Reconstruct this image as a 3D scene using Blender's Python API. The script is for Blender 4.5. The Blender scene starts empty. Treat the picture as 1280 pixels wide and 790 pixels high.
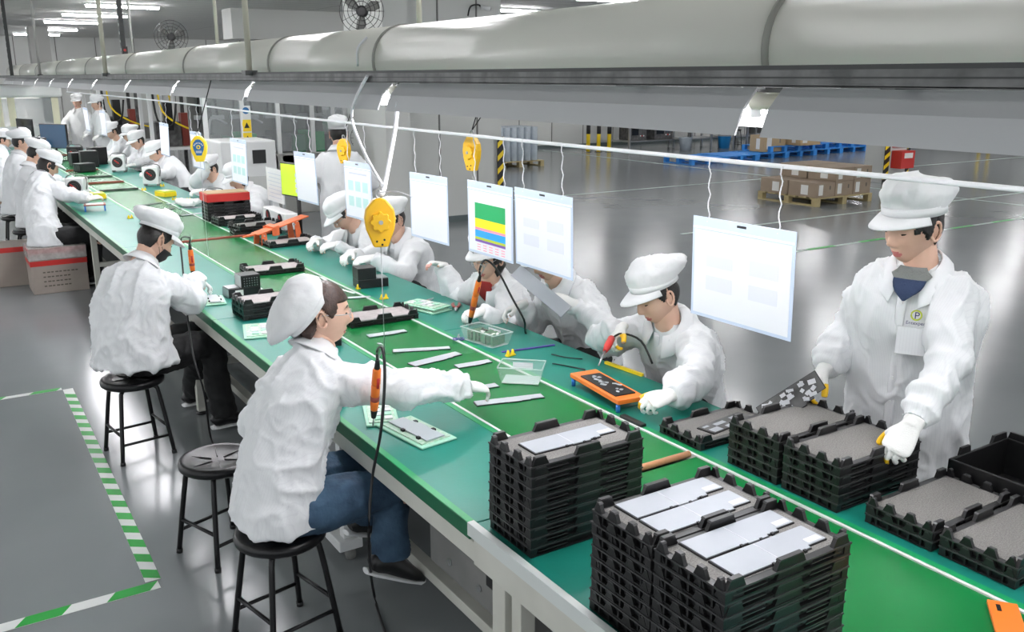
import bpy, bmesh, math, random
import numpy as np
from mathutils import Vector, Matrix, noise

random.seed(7)
SC = bpy.context.scene
COL = SC.collection
PI = math.pi
def R(d): return math.radians(d)

# ------------------------------------------------------------------ camera
CAM_H = 2.05; FPX = 1140.0
PITCH = math.atan(299.0 / FPX)
YAW = math.atan(758.0 / (FPX / math.cos(PITCH)))
cam_d = bpy.data.cameras.new('camera'); cam = bpy.data.objects.new('camera', cam_d); COL.objects.link(cam)
cam.location = (0, 0, CAM_H)
cam.rotation_euler = (PI / 2 - PITCH, 0, -YAW)
cam_d.sensor_width = 36.0; cam_d.lens = 36.0 * FPX / 1280.0
cam_d.clip_start = 0.05; cam_d.clip_end = 200
SC.camera = cam
_cp, _sp, _cy, _sy = math.cos(PITCH), math.sin(PITCH), math.cos(YAW), math.sin(YAW)
_F = Vector((_sy*_cp, _cy*_cp, -_sp)); _Rt = Vector((_cy, -_sy, 0)); _U = Vector((_sy*_sp, _cy*_sp, _cp))
def at(x, y, X=None, Y=None, Z=None):
    """place measured in the photograph, at a known height / distance in the hall"""
    r = _F + _Rt*((x-640)/FPX) - _U*((y-395)/FPX)
    if Z is not None: t = (Z-CAM_H)/r.z
    elif X is not None: t = X/r.x
    else: t = Y/r.y
    return Vector((r.x*t, r.y*t, CAM_H+r.z*t))

# ------------------------------------------------------------------ world, exposure
w = bpy.data.worlds.new('world'); SC.world = w; w.use_nodes = True
w.node_tree.nodes['Background'].inputs[0].default_value = (0.93, 0.97, 1.0, 1)
w.node_tree.nodes['Background'].inputs[1].default_value = 1.15
SC.view_settings.view_transform = 'Standard'; SC.view_settings.look = 'None'
SC.view_settings.gamma = 1; SC.view_settings.use_curve_mapping = False
SC.view_settings.exposure = 0.40
CEIL_E = 46.0      # strength of the ceiling tubes
TUBE_E = 26.0      # strength of the tubes under the bench hoods
CEIL = 3.3

# ------------------------------------------------------------------ materials
M = {}
def mat(name, c, rough=.5, metal=0, c2=None, nscale=30, bump=0, bscale=200, emit=0, trans=0, alpha=1, spec=None, coat=0, detail=3):
    m = bpy.data.materials.new(name); m.use_nodes = True
    nt = m.node_tree; b = nt.nodes['Principled BSDF']
    b.inputs['Base Color'].default_value = (*c, 1); b.inputs['Roughness'].default_value = rough; b.inputs['Metallic'].default_value = metal
    if spec is not None: b.inputs['Specular IOR Level'].default_value = spec
    if coat: b.inputs['Coat Weight'].default_value = coat; b.inputs['Coat Roughness'].default_value = .08
    tc = nt.nodes.new('ShaderNodeTexCoord')
    if c2 is not None:
        n = nt.nodes.new('ShaderNodeTexNoise'); n.inputs['Scale'].default_value = nscale; n.inputs['Detail'].default_value = detail
        nt.links.new(tc.outputs['Object'], n.inputs['Vector'])
        r = nt.nodes.new('ShaderNodeValToRGB'); r.color_ramp.elements[0].position = .35; r.color_ramp.elements[1].position = .65
        r.color_ramp.elements[0].color = (*c, 1); r.color_ramp.elements[1].color = (*c2, 1)
        nt.links.new(n.outputs['Fac'], r.inputs['Fac']); nt.links.new(r.outputs['Color'], b.inputs['Base Color'])
    if bump:
        n2 = nt.nodes.new('ShaderNodeTexNoise'); n2.inputs['Scale'].default_value = bscale; n2.inputs['Detail'].default_value = 3
        nt.links.new(tc.outputs['Object'], n2.inputs['Vector'])
        bp = nt.nodes.new('ShaderNodeBump'); bp.inputs['Strength'].default_value = bump; bp.inputs['Distance'].default_value = .01
        nt.links.new(n2.outputs['Fac'], bp.inputs['Height']); nt.links.new(bp.outputs['Normal'], b.inputs['Normal'])
    if emit:
        b.inputs['Emission Color'].default_value = (*c, 1); b.inputs['Emission Strength'].default_value = emit
    if trans: b.inputs['Transmission Weight'].default_value = trans
    if alpha < 1: b.inputs['Alpha'].default_value = alpha
    M[name] = m
    return m
mat('floor', (.215, .235, .242), .19, c2=(.24, .258, .265), nscale=.9, bump=.10, bscale=3.0, spec=.52)
mat('ceiling', (.62, .62, .60), .8)
mat('wall_panel', (.56, .57, .55), .5, c2=(.60, .61, .59), nscale=.4)
mat('wall_grey', (.42, .42, .40), .5)
mat('seam', (.16, .16, .15), .6)
mat('skirting', (.10, .13, .13), .4)
mat('duct', (.76, .755, .69), .28, c2=(.79, .785, .72), nscale=1.2, spec=.5)
mat('duct_seam', (.30, .30, .27), .5)
mat('galv', (.15, .152, .15), .45, .4, c2=(.075, .078, .076), nscale=14, bump=.1, bscale=40)
mat('galv_dark', (.05, .052, .052), .5, .4)
mat('hood', (.52, .53, .54), .38, c2=(.55, .56, .57), nscale=1.5)
mat('hood_in', (.85, .85, .86), .4)
mat('tube', (1, .97, 1), .5, emit=TUBE_E)
mat('ceil_tube', (1, .985, 1), .5, emit=CEIL_E)
mat('rod', (.55, .54, .44), .45)
mat('rod_grey', (.35, .35, .33), .45)
mat('mat_teal', (.006, .19, .145), .36, c2=(.010, .215, .165), nscale=3, bump=.03, bscale=60, spec=.5)
mat('belt', (.002, .15, .032), .27, c2=(.005, .19, .045), nscale=1.6, bump=.02, bscale=8, spec=.4)
mat('edge_green', (.01, .30, .10), .35)
mat('edge_dark', (.005, .12, .05), .4)
mat('rail_white', (.66, .70, .68), .4)
mat('frame', (.62, .62, .56), .45, c2=(.56, .56, .50), nscale=5)
mat('unit_grey', (.17, .17, .165), .5, c2=(.21, .21, .2), nscale=6)
mat('black', (.009, .009, .01), .42)
mat('black_gloss', (.007, .007, .008), .3, spec=.35)
mat('tray', (.006, .006, .0065), .38, c2=(.010, .010, .0105), nscale=30, bump=.05, bscale=300)
mat('cabin_tube', (1, .99, .97), .5, emit=5)
mat('tray_rim', (.040, .040, .041), .3)  # paler than the tray: edge wear plus rim highlights painted into the colour
mat('foam', (.17, .165, .155), .95, c2=(.27, .26, .25), nscale=260, bump=.5, bscale=420, detail=6)
mat('foam_pink', (.40, .36, .36), .95, c2=(.47, .43, .42), nscale=40, bump=.3, bscale=300)
mat('plate', (.36, .385, .42), .4, .15, c2=(.40, .425, .46), nscale=5)
mat('plate_light', (.48, .515, .55), .42)
mat('plate_white', (.66, .67, .70), .5)
mat('coat', (.76, .775, .79), .75, bump=.25, bscale=22)
mat('cap', (.78, .79, .80), .75, bump=.3, bscale=28)
mat('collar', (.79, .80, .82), .7)
mat('glove', (.82, .82, .80), .85, bump=.25, bscale=320)
mat('glove_cuff', (.55, .66, .60), .85)
mat('yellow', (.90, .55, .01), .45)
mat('yellow_pl', (.92, .66, .02), .35)
mat('balancer', (.88, .50, .012), .32)
mat('skin', (.68, .42, .31), .5, c2=(.72, .46, .345), nscale=14)
mat('skin_pink', (.74, .40, .34), .5)
mat('lips', (.55, .17, .16), .4)
mat('hair', (.012, .010, .009), .4, bump=.3, bscale=120)
mat('hair_brown', (.035, .018, .012), .42, c2=(.07, .035, .025), nscale=60, bump=.3, bscale=120)
mat('eye', (.02, .014, .012), .25)
mat('mask', (.012, .012, .013), .6)
mat('jeans', (.014, .038, .075), .8, c2=(.05, .105, .175), nscale=9, bump=.25, bscale=90)
mat('black_cloth', (.010, .010, .011), .8, c2=(.016, .016, .017), nscale=20, bump=.2, bscale=40)
mat('sweater_grey', (.20, .21, .20), .9, bump=.4, bscale=180)
mat('sweater_navy', (.03, .05, .11), .9, bump=.4, bscale=180)
mat('red', (.55, .03, .025), .4)
mat('red_knit', (.40, .03, .03), .85)
mat('red_dull', (.30, .06, .045), .45)
mat('orange', (.86, .20, .025), .35)
mat('orange_jig', (.66, .13, .04), .5, c2=(.72, .16, .05), nscale=30)
mat('copper', (.60, .30, .15), .4, .2)
mat('purple', (.09, .05, .32), .4)
mat('blue', (.02, .16, .55), .45)
mat('blue_pallet', (.03, .26, .72), .5)
mat('blue_plate', (.02, .14, .36), .4)
mat('paper', (.80, .82, .86), .6)
mat('paper_white', (.66, .675, .71), .5)
mat('sleeve', (.50, .58, .72), .22)
mat('print_grey', (.45, .48, .56), .6)
mat('print_faint', (.59, .61, .67), .6)
mat('print_green', (.01, .33, .10), .6)
mat('print_yellow', (.95, .74, .01), .6)
mat('print_pink', (.85, .25, .35), .6)
mat('print_blue', (.02, .32, .78), .6)
mat('print_olive', (.42, .50, .03), .6)
mat('print_purple', (.16, .07, .34), .6)
mat('print_teal', (.40, .60, .58), .6)
mat('tape_green', (.02, .36, .05), .4)
mat('tape_white', (.78, .80, .78), .4)
mat('tape_line', (.42, .52, .47), .4)
mat('pcb', (.03, .22, .09), .45, c2=(.24, .26, .22), nscale=140, detail=6)
mat('pcb_white', (.60, .68, .60), .5, c2=(.35, .60, .42), nscale=70)
mat('fix_green', (.36, .66, .50), .35)
mat('white_pl', (.74, .75, .75), .4)
mat('white_gloss', (.80, .80, .80), .25)
mat('carton', (.30, .23, .17), .8, c2=(.33, .26, .19), nscale=6)
mat('carton_grey', (.33, .28, .25), .75, c2=(.37, .32, .28), nscale=5)
mat('carton_tan', (.45, .33, .19), .8)
mat('carton_print', (.13, .11, .09), .8)
mat('label', (.75, .75, .72), .7)
mat('wood', (.46, .38, .20), .75, c2=(.38, .30, .15), nscale=12)
mat('wrap', (.45, .52, .58), .25, c2=(.52, .58, .64), nscale=9)
mat('film', (.62, .60, .58), .15, c2=(.80, .79, .78), nscale=22, bump=.8, bscale=24, alpha=.5)
mat('steel', (.42, .43, .44), .3, .8)
mat('cable_white', (.80, .80, .83), .5)
mat('screen_dark', (.015, .017, .02), .12)
mat('screen_lime', (.50, .72, .03), .4, emit=.5)
mat('screen_blue', (.02, .06, .12), .2)
mat('glass', (.75, .80, .82), .05, alpha=.16)
mat('glass_grey', (.30, .33, .34), .08, alpha=.55)
mat('clear', (.72, .86, .80), .06, alpha=.11)
mat('clear_edge', (.78, .88, .86), .1, alpha=.55)
mat('cream', (.72, .70, .52), .5)
mat('machine_dark', (.05, .05, .05), .5, c2=(.12, .12, .12), nscale=12)
mat('led_green', (.05, .9, .2), .4, emit=2)
mat('navy', (.012, .012, .12), .5)
mat('lime', (.55, .62, .05), .5)

def mat_coat_stripes():
    """fine woven stripe of the antistatic smock cloth"""
    m = M['coat']; nt = m.node_tree; b = nt.nodes['Principled BSDF']
    tc = nt.nodes.new('ShaderNodeTexCoord'); sx = nt.nodes.new('ShaderNodeSeparateXYZ'); nt.links.new(tc.outputs['Object'], sx.inputs[0])
    mu = nt.nodes.new('ShaderNodeMath'); mu.operation = 'MULTIPLY'; mu.inputs[1].default_value = 2*PI/.0085; nt.links.new(sx.outputs['Y'], mu.inputs[0])
    sn = nt.nodes.new('ShaderNodeMath'); sn.operation = 'SINE'; nt.links.new(mu.outputs[0], sn.inputs[0])
    r = nt.nodes.new('ShaderNodeValToRGB'); r.color_ramp.elements[0].position = .75; r.color_ramp.elements[1].position = .98
    r.color_ramp.elements[0].color = (.76, .775, .79, 1); r.color_ramp.elements[1].color = (.715, .73, .75, 1)
    nt.links.new(sn.outputs[0], r.inputs['Fac']); nt.links.new(r.outputs['Color'], b.inputs['Base Color'])
mat_coat_stripes()
def mat_ceiling():
    m = M['ceiling']; nt = m.node_tree; b = nt.nodes['Principled BSDF']
    tc = nt.nodes.new('ShaderNodeTexCoord'); br = nt.nodes.new('ShaderNodeTexBrick')
    br.inputs['Scale'].default_value = 1; br.inputs['Brick Width'].default_value = 3.4; br.inputs['Row Height'].default_value = .45; br.inputs['Mortar Size'].default_value = .012
    br.inputs['Color1'].default_value = (.62, .62, .60, 1); br.inputs['Color2'].default_value = (.60, .60, .585, 1); br.inputs['Mortar'].default_value = (.30, .30, .29, 1)
    br.offset = 0
    nt.links.new(tc.outputs['Object'], br.inputs['Vector']); nt.links.new(br.outputs['Color'], b.inputs['Base Color'])
mat_ceiling()

# ------------------------------------------------------------------ mesh helpers
class MB:
    def __init__(s): s.v = []; s.f = []; s.m = []; s.sm = []
    def add(s, vs, fs, m=0, smooth=False):
        o = len(s.v); s.v.extend([tuple(v) for v in vs])
        for f in fs: s.f.append([i+o for i in f]); s.m.append(m); s.sm.append(smooth)
    def box(s, c, d, rz=0, m=0, rot=None, taper=1.0):
        hx, hy, hz = d[0]/2, d[1]/2, d[2]/2
        vs = []
        for z in (-1, 1):
            k = taper if z > 0 else 1
            for x, y in ((-1, -1), (1, -1), (1, 1), (-1, 1)): vs.append(Vector((x*hx*k, y*hy*k, z*hz)))
        mt = rot if rot is not None else Matrix.Rotation(rz, 3, 'Z')
        c = Vector(c); vs = [mt @ v + c for v in vs]
        s.add(vs, [(0, 3, 2, 1), (4, 5, 6, 7), (0, 1, 5, 4), (1, 2, 6, 5), (2, 3, 7, 6), (3, 0, 4, 7)], m)
        return s
    def bx(s, a, b, m=0):
        a = Vector(a); b = Vector(b)
        return s.box((a+b)/2, [abs(q) for q in (b-a)], m=m)
    def beam(s, a, b, wd, ht, m=0, up=(0, 0, 1)):
        a = Vector(a); b = Vector(b); t = (b-a); L = t.length; t.normalize()
        u = Vector(up); u = u-t*u.dot(t)
        if u.length < 1e-4: u = Vector((1, 0, 0)); u = u-t*u.dot(t)
        u.normalize(); sd = t.cross(u)
        s.box((a+b)/2, (L, wd, ht), rot=Matrix((t, sd, u)).transposed(), m=m); return s
    def loft(s, P, Rr, n=12, hint=(0, 0, 1), m=0, smooth=True, closed=False):
        P = [Vector(p) for p in P]; k = len(P); base = len(s.v)
        for i in range(k):
            if closed: t = P[(i+1) % k]-P[i-1]
            else: t = P[min(i+1, k-1)]-P[max(i-1, 0)]
            if t.length < 1e-9: t = Vector((0, 0, 1))
            t.normalize()
            h = Vector(hint[i]) if isinstance(hint, list) else Vector(hint)
            u = h-t*h.dot(t)
            if u.length < 1e-3:
                h = Vector((1, 0, 0)) if abs(t.x) < .8 else Vector((0, 1, 0)); u = h-t*h.dot(t)
            u.normalize(); wv = t.cross(u)
            r = Rr[i] if isinstance(Rr, list) else Rr
            ra, rb = (r, r) if not isinstance(r, (tuple, list)) else r
            for j in range(n):
                a = 2*PI*j/n
                s.v.append(tuple(P[i]+wv*(ra*math.cos(a))+u*(rb*math.sin(a))))
        def q(a, b, c, d): s.f.append([a, b, c, d]); s.m.append(m); s.sm.append(smooth)
        for i in range(k if closed else k-1):
            for j in range(n):
                i2 = (i+1) % k
                q(base+i*n+j, base+i*n+(j+1) % n, base+i2*n+(j+1) % n, base+i2*n+j)
        if not closed:
            s.f.append([base+j for j in range(n)][::-1]); s.m.append(m); s.sm.append(False)
            s.f.append([base+(k-1)*n+j for j in range(n)]); s.m.append(m); s.sm.append(False)
        return s
    def cyl(s, a, b, r, n=10, m=0, r2=None):
        return s.loft([a, b], [r, r if r2 is None else r2], n=n, m=m)
    def tube(s, pts, r, n=6, m=0, sub=4):
        return s.loft(smooth_path(pts, sub) if sub > 1 else pts, r, n=n, m=m)
    def lathe(s, c, prof, n=20, m=0, axis='z', rot=None):
        """prof: list of (radius, height)"""
        P = []; base = len(s.v); c = Vector(c)
        for r, h in prof:
            for j in range(n):
                a = 2*PI*j/n; p = Vector((r*math.cos(a), r*math.sin(a), h))
                if axis == 'x': p = Vector((p.z, p.x, p.y))
                elif axis == 'y': p = Vector((p.x, p.z, p.y))
                if rot is not None: p = rot @ p
                s.v.append(tuple(p+c))
        k = len(prof)
        for i in range(k-1):
            for j in range(n):
                s.f.append([base+i*n+j, base+i*n+(j+1) % n, base+(i+1)*n+(j+1) % n, base+(i+1)*n+j]); s.m.append(m); s.sm.append(True)
        for i, rev in ((0, True), (k-1, False)):
            if prof[i][0] > 1e-6:
                f = [base+i*n+j for j in range(n)]; s.f.append(f[::-1] if rev else f); s.m.append(m); s.sm.append(False)
        return s
    def prism(s, poly, z0, z1, m=0, frame=None):
        """extrude a 2-D outline; frame = (origin, ex, ey, ez)"""
        n = len(poly)
        o, ex, ey, ez = frame if frame else (Vector((0, 0, 0)), Vector((1, 0, 0)), Vector((0, 1, 0)), Vector((0, 0, 1)))
        vs = [Vector(o)+Vector(ex)*x+Vector(ey)*y+Vector(ez)*z for z in (z0, z1) for x, y in poly]
        fs = [list(range(n))[::-1], list(range(n, 2*n))]+[[i, (i+1) % n, n+(i+1) % n, n+i] for i in range(n)]
        s.add(vs, fs, m); return s
    def mesh(s, name, mats):
        me = bpy.data.meshes.new(name); me.from_pydata(s.v, [], s.f)
        for mm in (mats if isinstance(mats, (list, tuple)) else [mats]): me.materials.append(M[mm])
        if len(s.f) == len(me.polygons):
            me.polygons.foreach_set('material_index', s.m); me.polygons.foreach_set('use_smooth', s.sm)
        me.update(); return me
    def build(s, name, mats, parent=None, loc=None, fix=True, bevel=0):
        me = s.mesh(name, mats)
        if fix:
            bm = bmesh.new(); bm.from_mesh(me); bmesh.ops.recalc_face_normals(bm, faces=bm.faces); bm.to_mesh(me); bm.free()
        return link(name, me, parent, loc, bevel)
def smooth_path(pts, sub=4):
    P = [Vector(p) for p in pts]; out = []
    for i in range(len(P)-1):
        p0 = P[max(i-1, 0)]; p1 = P[i]; p2 = P[i+1]; p3 = P[min(i+2, len(P)-1)]
        for j in range(sub):
            t = j/sub
            out.append(.5*((2*p1)+(p2-p0)*t+(2*p0-5*p1+4*p2-p3)*t*t+(3*p1-p0-3*p2+p3)*t**3))
    out.append(P[-1]); return out
def link(name, me, parent=None, loc=None, bevel=0):
    o = bpy.data.objects.new(name, me); COL.objects.link(o)
    if parent: o.parent = parent
    if loc is not None: o.location = loc
    if bevel:
        b = o.modifiers.new('bevel', 'BEVEL'); b.width = bevel; b.segments = 2; b.limit_method = 'ANGLE'
    return o
def tag(o, label, cat, group=None):
    o['label'] = label; o['category'] = cat
    if group: o['group'] = group
    return o
def thing(name, label, cat, loc=(0, 0, 0), rz=0, group=None):
    o = bpy.data.objects.new(name, None); COL.objects.link(o); o.location = loc; o.rotation_euler = (0, 0, rz); o.empty_display_size = .05
    return tag(o, label, cat, group)
def struct(o): o['kind'] = 'structure'; return o
def dup(root, loc, rz=None, label=None, group=None):
    r = root.copy(); COL.objects.link(r); r.location = loc
    if rz is not None: r.rotation_euler = (0, 0, rz)
    if label: r['label'] = label
    if group: r['group'] = group
    for ch in list(root.children):
        c = ch.copy(); COL.objects.link(c); c.parent = r
        for g in list(ch.children):
            d = g.copy(); COL.objects.link(d); d.parent = c
    return r
def text_mesh(txt, size):
    cu = bpy.data.curves.new('lettering', 'FONT'); cu.body = txt; cu.size = size; cu.extrude = .0004; cu.align_x = 'CENTER'
    o = bpy.data.objects.new('lettering', cu); TMP.collection.objects.link(o); VL.update()
    me = bpy.data.meshes.new_from_object(o.evaluated_get(VL.depsgraph)); bpy.data.objects.remove(o); bpy.data.curves.remove(cu)
    return me
TMP = bpy.data.scenes.new('workshop'); VL = TMP.view_layers[0]
def remesh(mb, vox, smooth=3, fac=.5):
    me = bpy.data.meshes.new('t'); me.from_pydata(mb.v, [], mb.f); me.update()
    bm = bmesh.new(); bm.from_mesh(me); bmesh.ops.recalc_face_normals(bm, faces=bm.faces); bm.to_mesh(me); bm.free()
    o = bpy.data.objects.new('t', me); TMP.collection.objects.link(o)
    r = o.modifiers.new('r', 'REMESH'); r.mode = 'VOXEL'; r.voxel_size = vox
    if smooth:
        s = o.modifiers.new('s', 'SMOOTH'); s.iterations = smooth; s.factor = fac
    VL.update()
    out = bpy.data.meshes.new_from_object(o.evaluated_get(VL.depsgraph))
    bpy.data.objects.remove(o); bpy.data.meshes.remove(me)
    return out
def shade(me, flag=True):
    me.polygons.foreach_set('use_smooth', [flag]*len(me.polygons)); me.update()
def wrinkle(me, amp, freq, seed=0, stretch=(1, 1, 1)):
    off = Vector((seed*3.1, seed*1.7, seed*2.3)); st = Vector(stretch)
    n = len(me.vertices); co = np.empty(n*3); me.vertices.foreach_get('co', co); co = co.reshape(-1, 3)
    no = np.empty(n*3); me.vertices.foreach_get('normal', no); no = no.reshape(-1, 3)
    d = np.empty(n)
    for i in range(n):
        p = Vector(co[i]); q = Vector((p.x*st.x, p.y*st.y, p.z*st.z))*freq+off
        wv = noise.noise(q*.6+off)
        a = noise.noise(q+Vector((wv, wv*.7, -wv))*1.1)
        d[i] = 1.6*max(0., 1-2.6*abs(a))**1.6-.45+noise.noise(q*.45+off)*.8
    co += no*(d*amp)[:, None]
    me.vertices.foreach_set('co', co.ravel()); me.update()

# ================================================================== THE HALL
def slab(name, a, b, m): return struct(MB().bx(a, b).build(name, m))
X0, X1, YB, YF = -9.0, 34.0, -7.0, 34.0
slab('floor', (X0, YB, -.1), (X1, YF, 0), 'floor')
slab('ceiling', (X0, YB, CEIL), (X1, YF, CEIL+.1), 'ceiling')
def panel_wall(name, a, b, m, step, axis, seam_face):
    """wall with thin recess seams between its panels; each seam a strip of the wall"""
    w_ = slab(name, a, b, m)
    lo, hi = (a[0], b[0]) if axis == 'x' else (a[1], b[1])
    t = lo+step; base = None
    while t < hi-.1:
        if base is None:
            if axis == 'x': me = MB().bx((-.012, -.004, a[2]), (.012, .004, b[2])).mesh('panel_joint', 'seam')
            else: me = MB().bx((-.004, -.012, a[2]), (.004, .012, b[2])).mesh('panel_joint', 'seam')
            base = me
        link('panel_joint', base, w_, (t, seam_face, 0) if axis == 'x' else (seam_face, t, 0))
        t += step
    return w_
panel_wall('wall_back', (X0, YF-.2, 0), (X1-.2, YF, CEIL), 'wall_panel', 1.2, 'x', YF-.203)
panel_wall('wall_right', (X1-.2, YB, 0), (X1, YF, CEIL), 'wall_panel', 1.6, 'y', X1-.203)
panel_wall('wall_far_room', (11.2, 22.4, 0), (24.0, 22.6, CEIL), 'wall_panel', 1.15, 'x', 22.397)
panel_wall('wall_side_room', (11.2, 22.6, 0), (11.4, YF-.2, CEIL), 'wall_panel', 1.15, 'y', 11.197)
wb = panel_wall('wall_block', (5.62, 11.6, 0), (7.27, 13.4, CEIL), 'wall_panel', .62, 'x', 11.597)
struct(MB().bx((5.60, 11.57, 0), (7.28, 11.6, .09)).bx((7.27, 11.57, 0), (7.3, 13.4, .09)).build('baseboard_block', 'skirting'))
struct(MB().bx((11.2, 22.37, 0), (24, 22.4, .1)).build('baseboard_far_room', 'skirting'))
# window of the far room
wn = struct(MB().bx((16.05, 22.36, .95), (17.15, 22.4, 2.15), 0).build('window_1', 'steel'))
MB().bx((16.13, 22.345, 1.03), (17.07, 22.37, 2.07)).build('window_pane', 'screen_dark', wn)
for x in (16.2, 16.6): MB().bx((x, 22.335, 1.1), (x+.28, 22.346, 1.9)).build('window_pane', 'machine_dark', wn)
# columns
def column(x, y, wx, wy, name, m='wall_panel'): return struct(MB().bx((x, y, 0), (x+wx, y+wy, CEIL)).build(name, m))
CX2 = at(1112, 190, Y=11.3).x
column(5.25, 11.25, .36, .4, 'trim_1')
column(CX2, 11.3, .55, .55, 'trim_2')
column(2.78, 27.0, .46, .46, 'trim_3', 'wall_grey')
# ceiling service box over the back of the line
struct(MB().bx((5.3, 18, 2.75), (11.2, 18.6, CEIL)).build('trim_4', 'wall_panel'))

# striped guards at the foot of columns
def corner_guard(loc, wx, wy, label):
    t = thing('corner_guard', label, 'guard', loc)
    MB().bx((0, 0, 0), (wx, wy, 1.2)).build('guard_board', 'black', t)
    for i in range(6):
        z = .08+i*.19
        MB().prism([(0, z), (wx, z+.09), (wx, z+.17), (0, z+.08)], -.003, .001, 0, (Vector((0, 0, 0)), Vector((1, 0, 0)), Vector((0, 0, 1)), Vector((0, 1, 0)))).build('stripe', 'yellow_pl', t)
corner_guard((5.61, 11.555, 0), .11, .012, 'black and yellow striped guard where the white column meets the panel block')
corner_guard((7.18, 11.555, 0), .10, .012, 'black and yellow striped guard on the outer corner of the panel block')
corner_guard((CX2-.16, 11.285, 0), .16, .012, 'black and yellow striped guard left of the red fire boxes')
corner_guard((CX2+.55, 11.285, 0), .1, .012, 'black and yellow striped guard right of the red fire boxes')
fb = thing('fire_box', 'red fire box with white lettered plate on the column', 'fire box', (CX2+.06, 11.06, .30))
MB().bx((0, 0, 0), (.42, .23, .34)).build('body', 'red', fb); MB().bx((.08, -.01, .2), (.34, 0, .3)).build('plate', 'label', fb)
fs_ = thing('fire_sign', 'red sign with white writing above the fire box', 'sign', (CX2+.06, 11.27, .70))
MB().bx((0, 0, 0), (.42, .03, .22)).build('board', 'red', fs_)
for i in range(4): MB().bx((.06+i*.08, -.006, .06), (.11+i*.08, .001, .16)).build('character', 'label', fs_)

# ceiling lights (tubes across the hall)
cl_proto = None
for gx in (-2.9, 3.4, 9.7, 16.0, 22.3, 28.6):
    for gy in (0.6, 3.5, 6.4, 9.3, 12.2, 15.1, 18.0, 20.9, 23.8, 27.6, 31.0):
        if gx > 10 and gy > 22: continue
        if cl_proto is None:
            cl_proto = thing('ceiling_light', 'white tube light fixed across the hall ceiling', 'ceiling light', (gx, gy, CEIL), 0, 'tube lights on the hall ceiling')
            MB().bx((-.62, -.07, -.04), (.62, .07, 0)).build('housing', 'white_pl', cl_proto)
            MB().bx((-.60, -.055, -.075), (.60, .055, -.04)).build('tube', 'ceil_tube', cl_proto)
        else: dup(cl_proto, (gx, gy, CEIL))

# floor tape, left of the line
def tape(name, a, b, wd, step, label, flip=1):
    a = Vector(a); b = Vector(b); d = (b-a); L = d.length; d.normalize(); sd = Vector((-d.y, d.x, 0))
    o = MB().prism([(0, -wd/2), (L, -wd/2), (L, wd/2), (0, wd/2)], 0.0005, .002, 0, (a, d, sd, Vector((0, 0, 1)))).build(name, 'tape_white')
    tag(o, label, 'floor tape')
    x = 0.0
    me = MB().prism([(0, -wd/2), (step*.5, -wd/2), (step*.5+wd*.7*flip, wd/2), (wd*.7*flip, wd/2)], .002, .003, 0, (Vector((0, 0, 0)), d, sd, Vector((0, 0, 1)))).mesh('green_stripe', 'tape_green')
    while x < L-step*.5-wd*.7:
        link('green_stripe', me, o, a+d*x); x += step
    return o
tape('floor_tape', (.585, 3.70, 0), (.635, 6.56, 0), .062, .155, 'green and white striped floor tape running beside the stools', 1)
tape('floor_tape', (.60, 3.655, 0), (-2.2, 3.66, 0), .062, .33, 'green and white striped floor tape crossing below the empty floor square', 1)
tape('floor_tape', (.60, 6.585, 0), (-2.2, 6.6, 0), .05, .33, 'green and white striped floor tape at the far side of the empty floor square', 1)
# pale lines over the big open floor
def floor_line(a, b, wd, label, m='tape_line'):
    a = Vector(a); b = Vector(b); d = (b-a); L = d.length; d.normalize(); sd = Vector((-d.y, d.x, 0))
    tag(MB().prism([(0, -wd/2), (L, -wd/2), (L, wd/2), (0, wd/2)], 0.0005, .002, 0, (a, d, sd, Vector((0, 0, 1)))).build('floor_line', m), label, 'floor line')
floor_line((7.5, 7.3, 0), (16.5, 7.3, 0), .06, 'pale aisle line on the glossy floor just behind the standing worker')
floor_line((8.5, 9.0, 0), (33, 9.0, 0), .06, 'pale aisle line passing in front of the carton pallet')
floor_line((8.0, 13.2, 0), (33, 13.2, 0), .06, 'pale aisle line between the carton pallet and the blue pallets')
floor_line((15.2, 2, 0), (15.2, 22, 0), .06, 'pale aisle line running away past the carton pallet')
floor_line((9.2, 12.5, 0), (9.2, 22, 0), .06, 'pale aisle line beside the wrapped roll pallet')
for i in range(9):
    tag(MB().bx((8.0+i*1.0, 7.262, .002), (8.5+i*1.0, 7.338, .0035)).build('floor_dash', 'tape_green'), 'short green dash stuck on the nearest pale aisle line', 'floor tape', 'green dashes on the aisle line')

# ================================================================== THE LINE
TZ = .75; XL = 1.245; XBL = 1.712; XBR = 2.178; XR = 2.60; YE = 20.1
line = thing('conveyor_bench', 'long white framed assembly bench with a green belt down its middle', 'workbench', (1.9, 1, 0))
def lp(mb, name, mats, bevel=0):
    o = mb.build(name, mats, line, bevel=bevel); o.location = (-1.9, -1, 0); return o
# belts
lp(MB().bx((XBL+.006, -.6, TZ-.02), (XBR-.006, 2.17, TZ-.003)), 'belt', 'belt')
lp(MB().bx((XBL+.006, 2.215, TZ-.02), (XBR-.006, YE, TZ-.003)), 'belt', 'belt')
lp(MB().cyl((XBL+.02, 2.192, TZ+.004), (XBR-.02, 2.192, TZ+.004), .012, 12), 'roller', 'copper')
# rails either side of the belt
for x, s in ((XBL, 1), (XBR, -1)):
    lp(MB().bx((x-.006, -.6, TZ-.06), (x+.006, YE, TZ+.002)), 'belt_rail', 'rail_white')
    lp(MB().bx((min(x-.008*s, x-.032*s), -.6, TZ-.01), (max(x-.008*s, x-.032*s), YE, TZ+.0015)), 'belt_trim', 'edge_green')
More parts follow.
